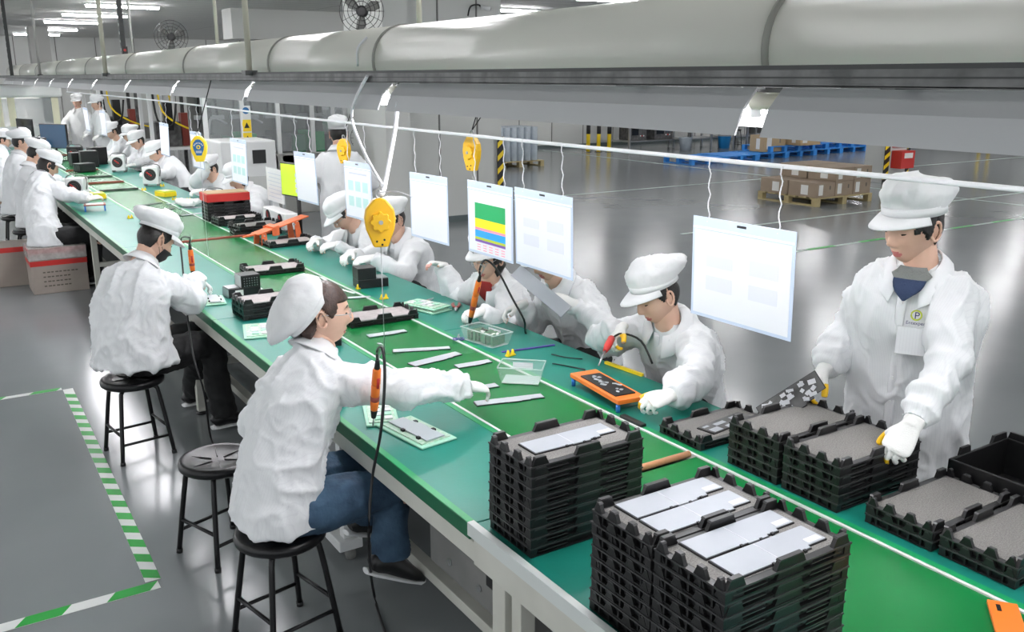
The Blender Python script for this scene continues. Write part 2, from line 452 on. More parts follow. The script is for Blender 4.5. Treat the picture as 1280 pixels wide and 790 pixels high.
# bench mats : left and right, one per section
for a, b in ((-.6, 2.16), (2.165, 4.985), (4.99, 7.6), (7.605, 10.3), (10.305, 13.4), (13.405, 17), (17.005, YE)):
    lp(MB().bx((XL+(.012 if a < 2 else 0), a, TZ-.022), (XBL-.03, b, TZ)), 'bench_mat', 'mat_teal', .003)
    if a > 2: lp(MB().bx((XL-.006, a, TZ-.05), (XL+.002, b, TZ-.001)), 'mat_lip', 'edge_dark')
    lp(MB().bx((XL-.004, a, TZ-.0005), (XL+.02, b, TZ+.0012)) if a > 2 else MB().bx((XL-.015, a, TZ-.03), (XL+.008, b, TZ+.012)), 'edge_strip', 'edge_green' if a > 2 else 'rail_white')
for a, b in ((-.6, 2.68), (2.685, 4.1), (4.105, 6.9), (6.905, 9.6), (9.605, 12.8), (12.805, 16.9), (16.905, YE)):
    lp(MB().bx((XBR+.03, a, TZ-.022), (XR, b, TZ)), 'bench_mat', 'mat_teal', .003)
# under-frame
lp(MB().bx((XL-.004, 2.13, TZ-.115), (XL+.03, YE, TZ-.05)), 'side_beam', 'frame', .003)
lp(MB().bx((XL-.012, -.6, TZ-.115), (XL+.03, 2.13, TZ-.03)), 'side_beam', 'frame', .003)
lp(MB().bx((XR-.04, -.6, TZ-.1), (XR-.004, YE, TZ-.022)), 'side_beam', 'frame', .003)
lp(MB().bx((XL+.03, -.6, TZ-.075), (XR-.04, YE, TZ-.06)), 'under_tray', 'unit_grey')
for y in (.4, 1.93, 3.78, 5.6, 7.45, 9.3, 11.1, 13, 14.9, 16.8, 18.4, 19.9):
    for x in (XL+.035, XR-.075):
        lp(MB().bx((x-.025, y-.025, .02), (x+.025, y+.025, TZ-.075)), 'leg', 'frame', .003)
        lp(MB().lathe((x, y, 0), [(.035, 0), (.035, .012), (.012, .02)], 10), 'foot', 'black')
    lp(MB().bx((XL+.06, y-.02, .30), (XR-.10, y+.02, .34)), 'cross_beam', 'frame')
lp(MB().bx((XL+.01, 1.99, .12), (XL+.06, 2.06, TZ-.115)), 'leg', 'frame', .003)
# foot rail low along the left side
lp(MB().bx((1.44, -.6, .16), (1.49, YE, .205)), 'foot_rail', 'frame', .003)
for y in (.4, 1.93, 3.78, 5.6, 7.45, 9.3): lp(MB().bx((XL+.06, y-.016, .14), (1.46, y+.016, .172)), 'rail_bracket', 'frame')
# boxes hung below
def control_unit(loc, label, w_=.55):
    t = thing('control_unit', label, 'control box', loc)
    MB().bx((0, 0, 0), (.28, w_, .3)).build('body', 'unit_grey', t, bevel=.004)
    MB().bx((-.006, .05, .1), (0, .2, .22)).build('socket_panel', 'black', t)
    MB().bx((-.009, .1, .155), (-.006, .115, .17)).build('lamp', 'led_green', t)
    for i in range(5): MB().bx((-.004, .28, .16+i*.018), (0, .42, .168+i*.018)).build('vent_slot', 'black', t)
    for (y, z) in ((.25, .06), (.45, .06)): MB().lathe((0, y, z), [(.012, -.006), (.012, 0)], 8, axis='x').build('screw', 'steel', t)
control_unit((1.36, 2.06, .36), 'grey metal control box with vent slots hung under the bench by the white leg', .6)
control_unit((1.40, 4.05, .365), 'grey metal control box hung under the bench near the woman in jeans', .5)
control_unit((1.40, 1.1, .36), 'grey metal control box hung under the bench below the tray stacks', .6)
bs = thing('caster_stand', 'white steel stand on small feet under the bench', 'stand', (1.36, 3.52, 0))
MB().bx((-.03, -.10, .10), (.02, -.05, .62)).bx((-.03, .05, .08), (.02, .10, .62)).bx((-.03, -.05, .3), (.02, .05, .34)).build('upright', 'white_pl', bs, bevel=.004)
MB().bx((-.06, -.12, .05), (.05, .12, .10)).build('base', 'white_pl', bs, bevel=.006)
for y in (-.09, .09): MB().lathe((0, y, 0), [(.022, 0), (.026, .02), (.02, .05)], 10).build('caster', 'unit_grey', bs)

# ------------------------------------------------------------------ overhead
duct = thing('air_duct', 'long cream coloured round air duct running above the bench', 'duct', (2.0, 0, 2.12))
DY = [-1.2, 1.672, 4.04, 5.55, 7.6, 9.9, 12.4, 15, 17.6, 20.2, 23]
for a, b in zip(DY[:-1], DY[1:]):
    MB().loft([(0, a+.006, 0), (0, b-.006, 0)], .165, 40).build('duct_pipe', 'duct', duct)
for y in DY[1:-1]:
    MB().loft([(0, y-.012, 0), (0, y-.008, 0), (0, y+.008, 0), (0, y+.012, 0)], [.164, .171, .171, .164], 40).build('duct_ring', 'duct_seam', duct)
MB().tube([(-.166, 4.22, -.02), (-.172, 4.20, .06), (-.14, 4.16, .11)], .006).build('tie', 'cable_white', duct)

def strut(x, label):
    t = thing('strut_rail', label, 'rail', (x, 0, 2.051))
    MB().bx((-.0205, -.8, -.019), (-.017, 23, .019)).bx((.017, -.8, -.019), (.0205, 23, .019)).bx((-.0205, -.8, -.0205), (.0205, 23, -.017)).build('channel', 'galv', t)
    MB().bx((-.0215, -.8, .012), (-.0165, 23, .0205)).bx((.0165, -.8, .012), (.0215, 23, .0205)).build('lip', 'galv_dark', t)
    MB().bx((-.022, -.8, -.004), (-.0205, 23, -.001)).build('groove', 'galv_dark', t)
    return t
strut(1.45, 'galvanised strut rail in front of the air duct')
strut(2.52, 'galvanised strut rail behind the air duct')
def rod(x, y, r, m, label, z0=2.03, perf=False):
    t = thing('hanger_rod', label, 'rod', (x, y, z0))
    if perf:
        MB().bx((-.025, -.025, 0), (.025, .025, CEIL-z0)).build('channel', 'galv_dark', t)
        me = MB().bx((-.028, -.012, 0), (-.024, .012, .03)).mesh('slot', 'rail_white')
        for i in range(14): link('slot', me, t, (0, 0, .06+i*.09))
    else:
        MB().cyl((0, 0, 0), (0, 0, CEIL-z0), r, 10).build('bar', m, t)
        MB().bx((-.03, -.03, -.004), (.03, .03, .02)).build('clamp', 'galv', t)
rod(1.425, 4.6, .014, 'rod', 'thick cream hanger rod in front of the duct with a fan behind it', 2.06)
rod(1.425, 8.56, .018, 'rod', 'cream hanger rod holding the strut near the perforated post', 2.06)
for i, (x, y, m) in enumerate(((2.52, 9.06, 'rod'), (2.52, 4.9, 'rod'), (1.45, 13.4, 'rod_grey'), (2.52, 13.0, 'rod_grey'))):
    rod(x, y, .016, m, ['cream hanger rod behind the duct left of the wall fan', 'cream hanger rod behind the duct right of the wall fan', 'grey hanger rod of the front strut far down the line', 'grey hanger rod of the rear strut far down the line'][i], 2.06)
rod(2.15, 11.6, .02, 'galv', 'perforated dark steel post between two ceiling tubes', 2.28, True)
rod(1.45, 17.2, .02, 'galv', 'perforated dark steel post beside the grey concrete column', 2.06, True)

# bench lights : trough hoods with tubes
GAPS = [1.36, 3.15, 4.82, 6.42, 8.0, 9.58, 11.12, 12.7, 14.3, 15.9, 17.5, 19.1]
def hood(y0, y1, label):
    L = y1-y0; t = thing('bench_light', label, 'light', (1.60, y0, 1.93), group='trough lights under the strut')
    prof = [(-.145, 0), (-.125, .055), (-.085, .098), (.085, .098), (.125, .055), (.145, 0)]
    pin = [(x*.965, z-.004 if abs(x) < .14 else z+.0005) for x, z in prof]
    poly = prof+pin[::-1]
    for k in range(5):
        q = [prof[k], prof[k+1], pin[k+1], pin[k]]
        nm = ('reflector_skirt', 'reflector_slope', 'reflector_top', 'reflector_slope', 'reflector_skirt')[k]
        MB().prism(q, 0, L, 0, (Vector((0, 0, 0)), Vector((1, 0, 0)), Vector((0, 0, 1)), Vector((0, 1, 0)))).build(nm, 'hood', t)
    for x in (-.05, .05):
        MB().cyl((x, .05, .05), (x, L-.05, .05), .013, 10).build('tube', 'tube', t)
        for yy in (.03, L-.05): MB().bx((x-.015, yy, .035), (x+.015, yy+.02, .096)).build('tube_holder', 'white_pl', t)
    MB().bx((-.03, .1, .096), (.03, L-.1, .1)).build('ballast', 'galv', t)
    for yy in (L*.2, L*.8): MB().bx((-.165, yy, .0985), (-.04, yy+.03, .1015)).build('mount_plate', 'galv', t)
    return t
gp = [-.3]+GAPS
for i in range(len(gp)-1):
    a = gp[i]+.035; b = gp[i+1]-.035
    hood(a, b, ['grey trough light over the tray stacks', 'grey trough light over the woman in jeans', 'grey trough light above the colour chart sheet'][i] if i < 3 else 'grey trough light far down the row')
for y in GAPS[:5]:
    t = thing('light_coupler', 'grey coupling box and cream pipe stub joining two trough lights', 'bracket', (1.6, y, 2.0), group='couplers between the trough lights')
    MB().bx((-.06, -.06, -.015), (.06, .06, .029)).build('box', 'galv', t, bevel=.003); MB().cyl((-.075, -.05, 0), (-.075, .05, 0), .018, 12).build('pipe', 'rod', t)
# wire for the hanging sheets
wire = thing('sheet_wire', 'white cord stretched along the bench for hanging sheets', 'wire', (2.2, 0, 1.79))
MB().tube([(0, -.9, .012), (0, 2.2, -.004), (0, 6, -.006), (0, 11, .02), (0, 17, .02)], .0075, 8, sub=6).build('cord', 'cable_white', wire)
for y in (-.88, 8.6, 16.9): MB().cyl((0, y, -.01 if y < 0 else .005), (0, y, .24), .006).build('hanger', 'cable_white', wire)

def sheet(y0, y1, ztop, h, label, kind='plain', slot=True):
    """document sleeve hung parallel to the bench; local y from 0 to width"""
    W = y1-y0; t = thing('document_sleeve', label, 'document sleeve', (2.2, y0, ztop-h), group='sleeves hanging from the white cord')
    t.rotation_euler = (R(random.uniform(-1, 1)), R(random.uniform(-2, 2)), 0)
    MB().bx((-.0015, 0, 0), (.0015, W, h)).build('sleeve', 'sleeve', t, bevel=.001)
    MB().bx((-.0028, .012, .012), (.0028, W-.012, h-.045)).build('paper', 'paper_white', t)
    MB().bx((-.0035, .004, h-.04), (.0035, W-.004, h-.034)).build('seam', 'paper', t)
    if slot: MB().bx((-.0022, W/2-.02, h-.018), (.0022, W/2+.02, h-.010)).build('slot', 'black', t)
    def pr(y, z, a, b, m): MB().bx((-.0034, y, z), (-.0028, y+a, z+b)).build('print', m, t)
    if kind == 'chart':
        a, b = .09, W-.1; yy = .06; ww = W-.13; z = h-.10
        # rows top to bottom : green, yellow, pink, blue, olive, purple
        for hh, m in ((.075, 'print_green'), (.042, 'print_yellow'), (.012, 'print_pink'), (.034, 'print_blue'), (.012, 'print_olive'), (.012, 'print_purple')):
            pr(yy, z-hh, ww, hh, m); z -= hh
        for i in range(3):
            for j in range(5): pr(yy+.005+j*ww/5, z-.014-i*.012, ww/5-.022, .004, 'print_pink')
    elif kind == 'photos':
        for i in range(2):
            for j in range(3): pr(.05+j*(W-.08)/3, .075+i*.095, (W-.08)/3-.03, .06, 'print_teal')
        pr(.06, h-.075, W-.14, .01, 'print_grey')
    elif kind == 'boxes':
        for (a, b, c, d) in ((.06, .10, .12, .05), (W-.19, .10, .12, .05), (.06, .18, .12, .05), (W-.19, .18, .12, .04)): pr(a, b, c, d, 'print_faint')
    for yy in (.07, W-.07):
        n = 9; z1 = 1.789-(ztop-h)
        MB().tube([(0.004*math.sin(i*2.2), yy+.004*math.cos(i*2.2), h-.015+(z1-h+.015)*i/n) for i in range(n+1)], .0026, 5, sub=2).build('string', 'cable_white', t)
sheet(1.82, 2.262, 1.598, .345, 'wide blank document sleeve hanging beside the standing worker', 'boxes')
sheet(2.955, 3.385, 1.58, .345, 'blank document sleeve hanging next to the colour chart', 'boxes')
sheet(3.41, 3.81, 1.574, .345, 'document sleeve with a striped green, yellow and blue chart', 'chart')
sheet(4.01, 4.43, 1.565, .345, 'plain white document sleeve just beyond the colour chart', 'plain')
sheet(4.93, 5.33, 1.56, .345, 'document sleeve with small photos behind the big yellow balancer', 'photos')
sheet(5.80, 6.2, 1.56, .34, 'empty bluish document sleeve above the woman looking down', 'empty')
sheet(7.35, 7.78, 1.56, .36, 'document sleeve with two rows of small photos beside the whiteboard', 'photos')
sheet(8.65, 9.05, 1.56, .34, 'document sleeve hanging over the worker behind the red box', 'photos')
sheet(10.0, 10.4, 1.58, .34, 'document sleeve hanging just past the yellow badge balancer', 'plain')
for (y, z) in ((13.6, 1.5), (15.0, 1.5)): sheet(y, y+.4, z+.1, .34, 'plain sleeve hanging over the far end of the row', 'plain', False)

# balancers
def balancer(loc, face, s=1.0, label='', string_to=None, hang=None, badge=False):
    """face: direction (deg) of the disc's axis"""
    t = thing('spring_balancer', label, 'tool balancer', loc, R(face))
    prof = [(0, .095), (.022, .09), (.05, .055), (.056, .02), (.05, -.02), (.034, -.06), (.026, -.082), (-.026, -.082), (-.034, -.06), (-.05, -.02), (-.056, .02), (-.05, .055), (-.022, .09)]
    prof = [(x*s, y*s) for x, y in prof]
    fr = (Vector((0, 0, 0)), Vector((0, 1, 0)), Vector((0, 0, 1)), Vector((1, 0, 0)))
    MB().prism(prof, -.018*s, .018*s, 0, fr).build('housing', 'balancer' if not badge else 'yellow_pl', t, bevel=.006*s)
    if not badge:
        pts = [((.034+.004*math.cos(8*a))*s*math.cos(a), .01*s+(.034+.004*math.cos(8*a))*s*math.sin(a)) for a in [2*PI*i/48 for i in range(48)]]
        MB().prism(pts, .018*s, .032*s, 0, fr).build('dial', 'balancer', t, bevel=.003*s)
        MB().lathe((.03*s, 0, .01*s), [(.008*s, 0), (.008*s, .006*s)], 10, axis='x').build('bolt', 'steel', t)
        for (y, z) in ((-.015, -.06), (.012, -.055), (.004, -.072)): MB().lathe((.017*s, y*s, z*s), [(.004*s, 0), (.004*s, .003*s)], 8, axis='x').build('hole', 'black', t)
    else:
        bp = [(x*.66, y*.62+.012*s) for x, y in prof]
        MB().prism(bp, .018*s, .02*s, 0, fr).build('badge', 'blue_plate', t)
        MB().lathe((.019*s, 0, .018*s), [(.014*s, 0), (.014*s, .003*s)], 16, axis='x').build('badge_ring', 'yellow_pl', t)
        MB().lathe((.0205*s, 0, .018*s), [(.007*s, 0), (.007*s, .003*s)], 12, axis='x').build('badge_dot', 'blue_plate', t)
        for i in range(7):
            a = R(155-i*21.6); MB().box((.021*s, .030*s*math.cos(a), .018*s+.028*s*math.sin(a)), (.002, .006*s, .008*s)).build('badge_letter', 'label', t)
        for i in range(2): MB().bx((.02*s, -.02*s, (-.012-.009*i)*s), (.0215*s, .02*s, (-.008-.009*i)*s)).build('badge_line', 'label', t)
    MB().tube([(0, 0, .085*s), (0, .012*s, .105*s), (0, 0, .12*s), (0, -.012*s, .105*s), (0, 0, .085*s)], .004*s, 6).build('hook', 'steel', t)
    if hang:
        for (dx, dy) in hang: wv = Matrix.Rotation(-R(face), 3, 'Z') @ Vector((dx, dy, 0)); MB().cyl((0, 0, .118*s), (wv.x, wv.y, 2.04-loc[2]), .003, 6).build('suspension', 'black', t)
    if string_to: MB().cyl((0, 0, -.08*s), (0, 0, string_to-loc[2]), .0016, 5).build('cable', 'steel', t)
    return t
bA = at(475, 280, X=1.25)
balancer((1.25, bA.y, bA.z), 252, .92, 'big yellow tool balancer with a round dial over the woman in jeans', 1.12)
b2 = at(590, 193, X=2.36); balancer((2.36, b2.y, b2.z), 190, 1.0, 'yellow tool balancer hung on two black cords above the colour chart', 1.16, [(.15, -.09), (.15, .09)])
b3 = at(430, 190, X=2.36); balancer((2.36, b3.y, b3.z), 205, .92, 'yellow tool balancer beside the standing worker in the rear', 1.15, [(.15, 0)])
b4 = at(249, 187, X=1.34); balancer((1.34, b4.y, b4.z), 245, .82, 'yellow tool balancer with a blue badge', 1.03, [(.10, 0)], True)

def screwdriver(top, direction, L, label, cord):
    """electric screwdriver: top = cable end"""
    top = Vector(top); d = Vector(direction).normalized()
    t = thing('electric_screwdriver', label, 'screwdriver', top)
    r = .0165
    hint = Vector((1, 0, 0))
    def seg(a, b, ra, rb, nm, m): MB().loft([d*a, d*(a+(b-a)*.1), d*(a+(b-a)*.9), d*b], [ra*.9, ra, rb, rb*.92], 14, hint).build(nm, m, t)
    seg(0, .035, .008, .011, 'cable_boot', 'black')
    seg(.035, L*.42, r*.92, r, 'grip', 'orange'); seg(L*.42, L*.62, r, r*.98, 'grip', 'orange')
    seg(L*.62, L*.70, r*1.03, r*1.0, 'collar', 'red_dull'); seg(L*.70, L*.86, r*.98, r*.85, 'nose', 'orange'); seg(L*.86, L, r*.8, r*.55, 'chuck', 'black')
    MB().cyl(d*L, d*(L+.035), .003, 6).build('bit', 'steel', t)
    sd = d.cross(Vector((0, 1, 0))).normalized()
    MB().loft([d*(.07)+Vector((0, -r, 0)), d*(.11)+Vector((0, -r, 0))], [(.005, .006), (.005, .006)], 8).build('trigger', 'red', t)
    MB().tube([Vector((0, 0, 0))]+[Vector(c)-top for c in cord], .0055, 7, sub=5).build('cord', 'black', t)
    MB().tube([Vector((0, 0, 0)), -d*.03+Vector((.02, 0, .02)), -d*.0+Vector((0, 0, .06))], .003, 5).build('loop', 'steel', t)
sA = at(472, 450, X=1.25); sB = at(467, 522, X=1.25)
screwdriver(sA, sB-sA, (sB-sA).length, 'orange electric screwdriver hanging before the woman in jeans',
    [sA+Vector((.0, .0, .035)), at(478, 436, X=1.24), at(481, 470, X=1.23), at(476, 540, X=1.2), at(465, 600, X=1.18), at(461, 680, X=1.15), at(468, 745, Z=.05), at(486, 800, Z=.012), at(520, 850, Z=.012)])

# ================================================================== TRAYS
TL, TW, TP = .400, .222, .0305
def tray_mesh():
    mb = MB(); hx, hy = TL/2, TW/2; i = .015
    mb.bx((-hx+i, -hy+i, .001), (hx-i, hy-i, .008))                    # floor
    for s in (-1, 1):
        mb.bx((-hx+i, s*(hy-i)-.002, .001), (hx-i, s*(hy-i)+.002, .027))     # inset walls
        mb.bx((s*(hx-i)-.002, -hy+i, .001), (s*(hx-i)+.002, hy-i, .027))
        def ring(z0, z1, o, th, m):
            mb.bx((-hx+o, s*(hy-o), z0), (hx-o, s*(hy-o-th), z1), m); mb.bx((s*(hx-o), -hy+o+th, z0), (s*(hx-o-th), hy-o-th, z1), m)
        ring(.0252, .0297, 0, .019, 1)          # rim
        ring(.0010, .0050, .0016, .014, 0)      # bottom flange
    def lug(c, ln, ax, s, h=.0248):
        k = .012; out = .0022; th = .0105
        poly = [(-ln/2, 0), (ln/2, 0), (ln/2-k, h), (-ln/2+k, h)]
        if ax == 'x': fr = (Vector((c, s*(hy-out), .0297)), Vector((1, 0, 0)), Vector((0, 0, 1)), Vector((0, -s, 0)))
        else: fr = (Vector((s*(hx-out), c, .0297)), Vector((0, 1, 0)), Vector((0, 0, 1)), Vector((-s, 0, 0)))
        mb.prism(poly, 0, th, 0, fr)
        # crest
        p2 = [(-ln/2+k*.7, h*.86), (ln/2-k*.7, h*.86), (ln/2-k, h+.0002), (-ln/2+k, h+.0002)]
        mb.prism(p2, -.0012, th+.001, 1, fr)
    for s in (-1, 1):
        lug(0, .095, 'x', s)
        for c in (-hx+.034, hx-.034): lug(c, .056, 'x', s)
        for c in (-.034, .034): lug(c, .040, 'y', s)
        for c in (-hy+.022, hy-.022): lug(c, .030, 'y', s)
        for c in (-.12, .12): mb.bx((c-.05, s*(hy-.004), .011), (c+.05, s*(hy-.013), .0135), 1)
        for c in (-.155, -.06, .06, .155): mb.bx((c-.008, s*(hy-.002), .019), (c+.008, s*(hy-.012), .0252), 0)
        for c in (-.072, -.034, .0, .034, .072): mb.bx((s*(hx-.003), c-.003, .004), (s*(hx-.013), c+.003, .0252), 0)
        for c in (-1, 1): mb.bx((c*(hx-.002), s*(hy-.002), .005), (c*(hx-.022), s*(hy-.013), .0252), 0); mb.bx((c*(hx-.002), s*(hy-.013), .005), (c*(hx-.013), s*(hy-.022), .0252), 0)
    return mb.mesh('tray_body', ['tray', 'tray_rim'])
TRAY = tray_mesh()
FOAM = MB().bx((-TL/2+.019, -TW/2+.019, .008), (TL/2-.019, TW/2-.019, .0305)).mesh('foam_pad', 'foam')
FOAMP = MB().bx((-TL/2+.019, -TW/2+.019, .008), (TL/2-.019, TW/2-.019, .0305)).mesh('foam_pad', 'foam_pink')
def fix_normals(me):
    bm = bmesh.new(); bm.from_mesh(me); bmesh.ops.recalc_face_normals(bm, faces=bm.faces); bm.to_mesh(me); bm.free()
for me in (TRAY, FOAM, FOAMP): fix_normals(me)
def tray(loc, rz, label, group=None, foam=None, rot=None):
    t = thing('stacking_tray', label, 'tray', loc, rz, group)
    if rot: t.rotation_euler = rot
    link('tray_body', TRAY, t)
    if foam: link('foam_pad', foam, t)
    return t
def stack(x, y, n, rz, where, foam=FOAM, z0=TZ+.0012, jit=.002):
    for k in range(n):
        top = k == n-1
        tray((x+random.uniform(-jit, jit), y+random.uniform(-jit, jit), z0+k*TP), rz+R(random.uniform(-.4, .4)),
             ('topmost black foam-lined tray of ' if top else 'black stacking tray within ')+where, None if top else 'trays in '+where, foam if top else None)
    return z0+(n-1)*TP+.0305
PLATE_OUT = [(-.148, -.043), (-.02, -.043), (-.018, -.047), (.045, -.047), (.047, -.040), (.085, -.040), (.087, -.030), (.148, -.030), (.148, .043), (-.148, .043)]
def plate(loc, rz, label, s=1.0, group=None, m='plate', tab=True, tilt=(0, 0)):
    t = thing('metal_plate', label, 'plate', loc, rz, group); t.rotation_euler = (tilt[0], tilt[1], rz)
    sx, sy = s if isinstance(s, tuple) else (s, s)
    MB().prism([(x*1.012*sx, y*1.02*sy) for x, y in PLATE_OUT], 0, .004).build('backing', 'black', t)
    MB().prism([(x*.99*sx, y*.97*sy) for x, y in PLATE_OUT], .004, .0062).build('sheet', m, t)
    if tab:
        MB().bx((.095*sx, -.024*sy, .0062), (.140*sx, -.006*sy, .0068)).build('label_strip', 'plate_white' if m == 'plate' else 'plate', t)
        MB().bx((-.015*sx, -.04*sy, .0062), (-.0135*sx, .04*sy, .0066)).build('score_line', 'plate_white', t)
        for (x, y) in ((.02, -.046), (.062, -.041), (-.04, -.043)): MB().bx(((x-.004)*sx, (y-.005)*sy, .001), ((x+.004)*sx, (y+.003)*sy, .007)).build('clip', 'black', t)
    return t
z = stack(1.478, 2.003, 9, 0, 'the single stack with one grey plate on it')
plate((1.485, 2.0, z), 0, 'pale grey metal plate lying alone on top of the single tray stack')
z = stack(1.468, 1.500, 9, 0, 'the twin stack nearer the single stack')
plate((1.472, 1.548, z), 0, 'outer pale grey plate on the twin stack nearer the single stack')
plate((1.472, 1.455, z), 0, 'inner pale grey plate on the twin stack nearer the single stack')
z = stack(1.470, 1.274, 9, 0, 'the twin stack at the near end of the bench')
plate((1.476, 1.322, z), 0, 'grey plate nearest the other twin on the end tray stack')
plate((1.476, 1.228, z), 0, 'grey plate on the outer side of the end tray stack')
stack(2.42, 1.958, 5, 0, 'the foam-topped stack under the standing worker\'s raised plate')
stack(2.42, 1.72, 5, 0, 'the foam-topped stack held by the standing worker\'s glove')
stack(2.45, 1.425, 2, 0, 'the low pile next to the standing worker')
stack(2.455, 1.185, 2, 0, 'the low pile at the end of the right bench')
z = stack(2.41, 2.30, 1, 0, 'the single-layer spot beside the orange fixture', FOAM)
mp = plate((2.43, 2.28, z), R(8), 'black part with pale cutouts lying in the tray beside the orange fixture', (.85, .9), None, 'machine_dark', False)
for (x, y, a, b) in ((-.09, -.02, .05, .03), (-.02, -.028, .03, .02), (-.03, .01, .06, .02), (.05, -.015, .05, .025), (.06, .015, .04, .015), (-.1, .02, .03, .012)):
    MB().bx((x-a/2, y-b/2, .006), (x+a/2, y+b/2, .0075)).build('cutout', 'plate', mp)
# deeper open tote behind the low piles
tote2 = thing('tote', 'empty open black tote at the outer edge of the right bench', 'tote', (2.86, 1.34, TZ-.03), 0)
mb = MB(); mb.bx((-.19, -.2, 0), (.15, .2, .006))
for s, x in ((-1, -.185), (1, .145)): mb.bx((x-.005, -.2, 0), (x+.005, .2, .135))
for s in (-1, 1): mb.bx((-.19, s*.195-.005, 0), (.15, s*.195+.005, .135))
mb.build('body', 'tray', tote2, bevel=.003)
for (x, y, a, b) in ((.10, .2, .09, .012), (-.1, .2, .06, .012), (.15, 0, .012, .12), (.15, .16, .012, .07)): MB().box((x, y, .142), (a, b, .03), taper=.8).build('lug', 'tray', tote2)
st = thing('side_stand', 'grey side stand carrying the empty tote beyond the bench', 'stand', (2.85, 1.33, 0))
MB().bx((-.18, -.2, TZ-.055), (.2, .2, TZ-.031)).build('top', 'unit_grey', st)
for (x, y) in ((-.15, -.17), (.17, -.17), (-.15, .17), (.17, .17)): MB().bx((x-.02, y-.02, 0), (x+.02, y+.02, TZ-.055)).build('leg', 'frame', st)

# trays further up the line
stack(1.58, 4.98, 3, R(0), 'the low pile on the left bench behind the white cap', FOAMP)
z = TZ
tray((2.02, 4.52, TZ-.001), R(-2), 'black tray with a pinkish pad on the belt behind the woman in jeans', None, FOAMP)
tray((1.62, 4.36, TZ+.001), R(68), 'black tray with a pale panel in front of the woman in jeans', None, FOAM)
plate((1.62, 4.36, TZ+.0320), R(68), 'pale panel lying in the tray in front of the woman in jeans', (1.0, 1.6), None, 'plate_light', False)
tray((1.95, 6.10, TZ+.0), R(-4), 'empty looking black tray on the belt behind the black battery pack', None, FOAMP)
stack(2.37, 8.35, 2, R(2), 'the black pile next to the red box', FOAMP)
stack(2.37, 8.66, 5, R(-1), 'the pile under the red box', None)
rb = thing('parts_box', 'shallow red box with a brown lid standing on black trays', 'box', (2.37, 8.68, TZ+.0012+5*TP+.026))
MB().bx((-.2, -.13, 0), (.2, .13, .075)).build('body', 'red', rb, bevel=.004); MB().bx((-.19, -.12, .075), (.19, .12, .082)).build('lid', 'carton_tan', rb)
tray((2.40, 7.05, TZ+.0012), R(3), 'black tray under the orange jig', None, FOAMP)
tray((2.34, 7.70, TZ+.0012), R(-6), 'black tray holding dark parts behind the orange jig', None, FOAM)
tray((2.34, 7.70, TZ+.0012+TP+.025), R(10), 'crooked black tray lying on top behind the orange jig', None, FOAM)

# ------------------------------------------------------------------ plates on the belt
def flat(px, py, rz, label, s=(1, .75), z=TZ, m='plate_light'):
    p = at(px, py, Z=z); return plate((p.x, p.y, z-.0028), R(rz), label, s, None, m, False)
flat(527, 437, -22, 'long pale plate on the belt nearest the clear PCB box', (.95, .55))
flat(545, 449, 8, 'pale plate on the belt second from the clear PCB box', (.95, .75))
flat(592, 455, -4, 'short pale plate on the belt beside the yellow clip', (.6, .6))
flat(637, 500, -14, 'pale plate on the belt by the single tray stack', (1.0, .62))
flat(583, 488, -6, 'pale plate on the belt under the reaching hand', (1.0, .62))
flat(484, 417, -3, 'small pale plate on the belt beside the pinkish tray', (.72, .6))
flat(445, 372, -20, 'small pale plate on the belt near the white ribbon', (.6, .5))
flat(478, 390, -22, 'narrow pale plate on the belt behind the pinkish tray', (.6, .4))
far_spots = [((205, 262), 20), ((222, 254), 10), ((212, 270), -10), ((240, 268), 15), ((190, 255), 30), ((238, 260), -8)]
for i, ((x, y), a) in enumerate(far_spots): p = at(x, y, Z=TZ); o = plate((p.x, p.y, TZ-.0028), R(a), 'small grey plate on the belt near the red box', (.8, .8), 'loose plates by the red box', 'plate' if i % 2 else 'machine_dark', False)

# ------------------------------------------------------------------ fixtures, boxes and tools on the benches
def pcb_fixture(loc, rz, label, top=True, s=1.0):
    t = thing('board_fixture', label, 'fixture', loc, rz)
    MB().bx((-.15*s, -.08*s, 0), (.15*s, .08*s, .008)).build('base_plate', 'fix_green', t, bevel=.003)
    MB().bx((-.13*s, -.065*s, .008), (.13*s, .065*s, .013)).build('board', 'pcb_white', t)
    if top:
        MB().prism([(x*.85*s, y*.95*s) for x, y in PLATE_OUT], .016, .020).build('panel', 'plate_light', t)
        for (x, y) in ((-.05, -.045), (.06, -.04), (.02, .045), (-.08, .045)): MB().bx(((x-.008)*s, (y-.006)*s, .008), ((x+.008)*s, (y+.006)*s, .022)).build('clamp', 'black', t)
    else:
        for i in range(4):
            for j in range(2): MB().bx(((-.11+i*.055)*s, (-.05+j*.05)*s, .013), ((-.11+i*.055+.04)*s, (-.05+j*.05+.036)*s, .019)).build('chip', ('white_pl', 'fix_green', 'paper_white')[(i+j) % 3], t)
    return t
p = at(517, 540, Z=TZ); pcb_fixture((1.435, 2.90, TZ+.001), R(98), 'pale green board fixture with a grey panel on the left bench edge')
pcb_fixture((1.40, 3.14, TZ+.002), R(70), 'pale green board fixture half under the white sleeve', False, .8)
pcb_fixture((1.38, 4.62, TZ+.001), R(75), 'white and green board fixture on the left bench between the two seated workers', False, .95)
pcb_fixture((2.35, 4.58, TZ+.001), R(-75), 'white and green board fixture on the right bench by the red pliers', False, .95)
pcb_fixture((2.35, 4.58, TZ+.0205), R(-71), 'second board fixture lying on the one by the red pliers', False, .9)
pcb_fixture((1.37, 5.42, TZ+.001), R(80), 'board fixture under the masked man\'s gloves', True, .75)

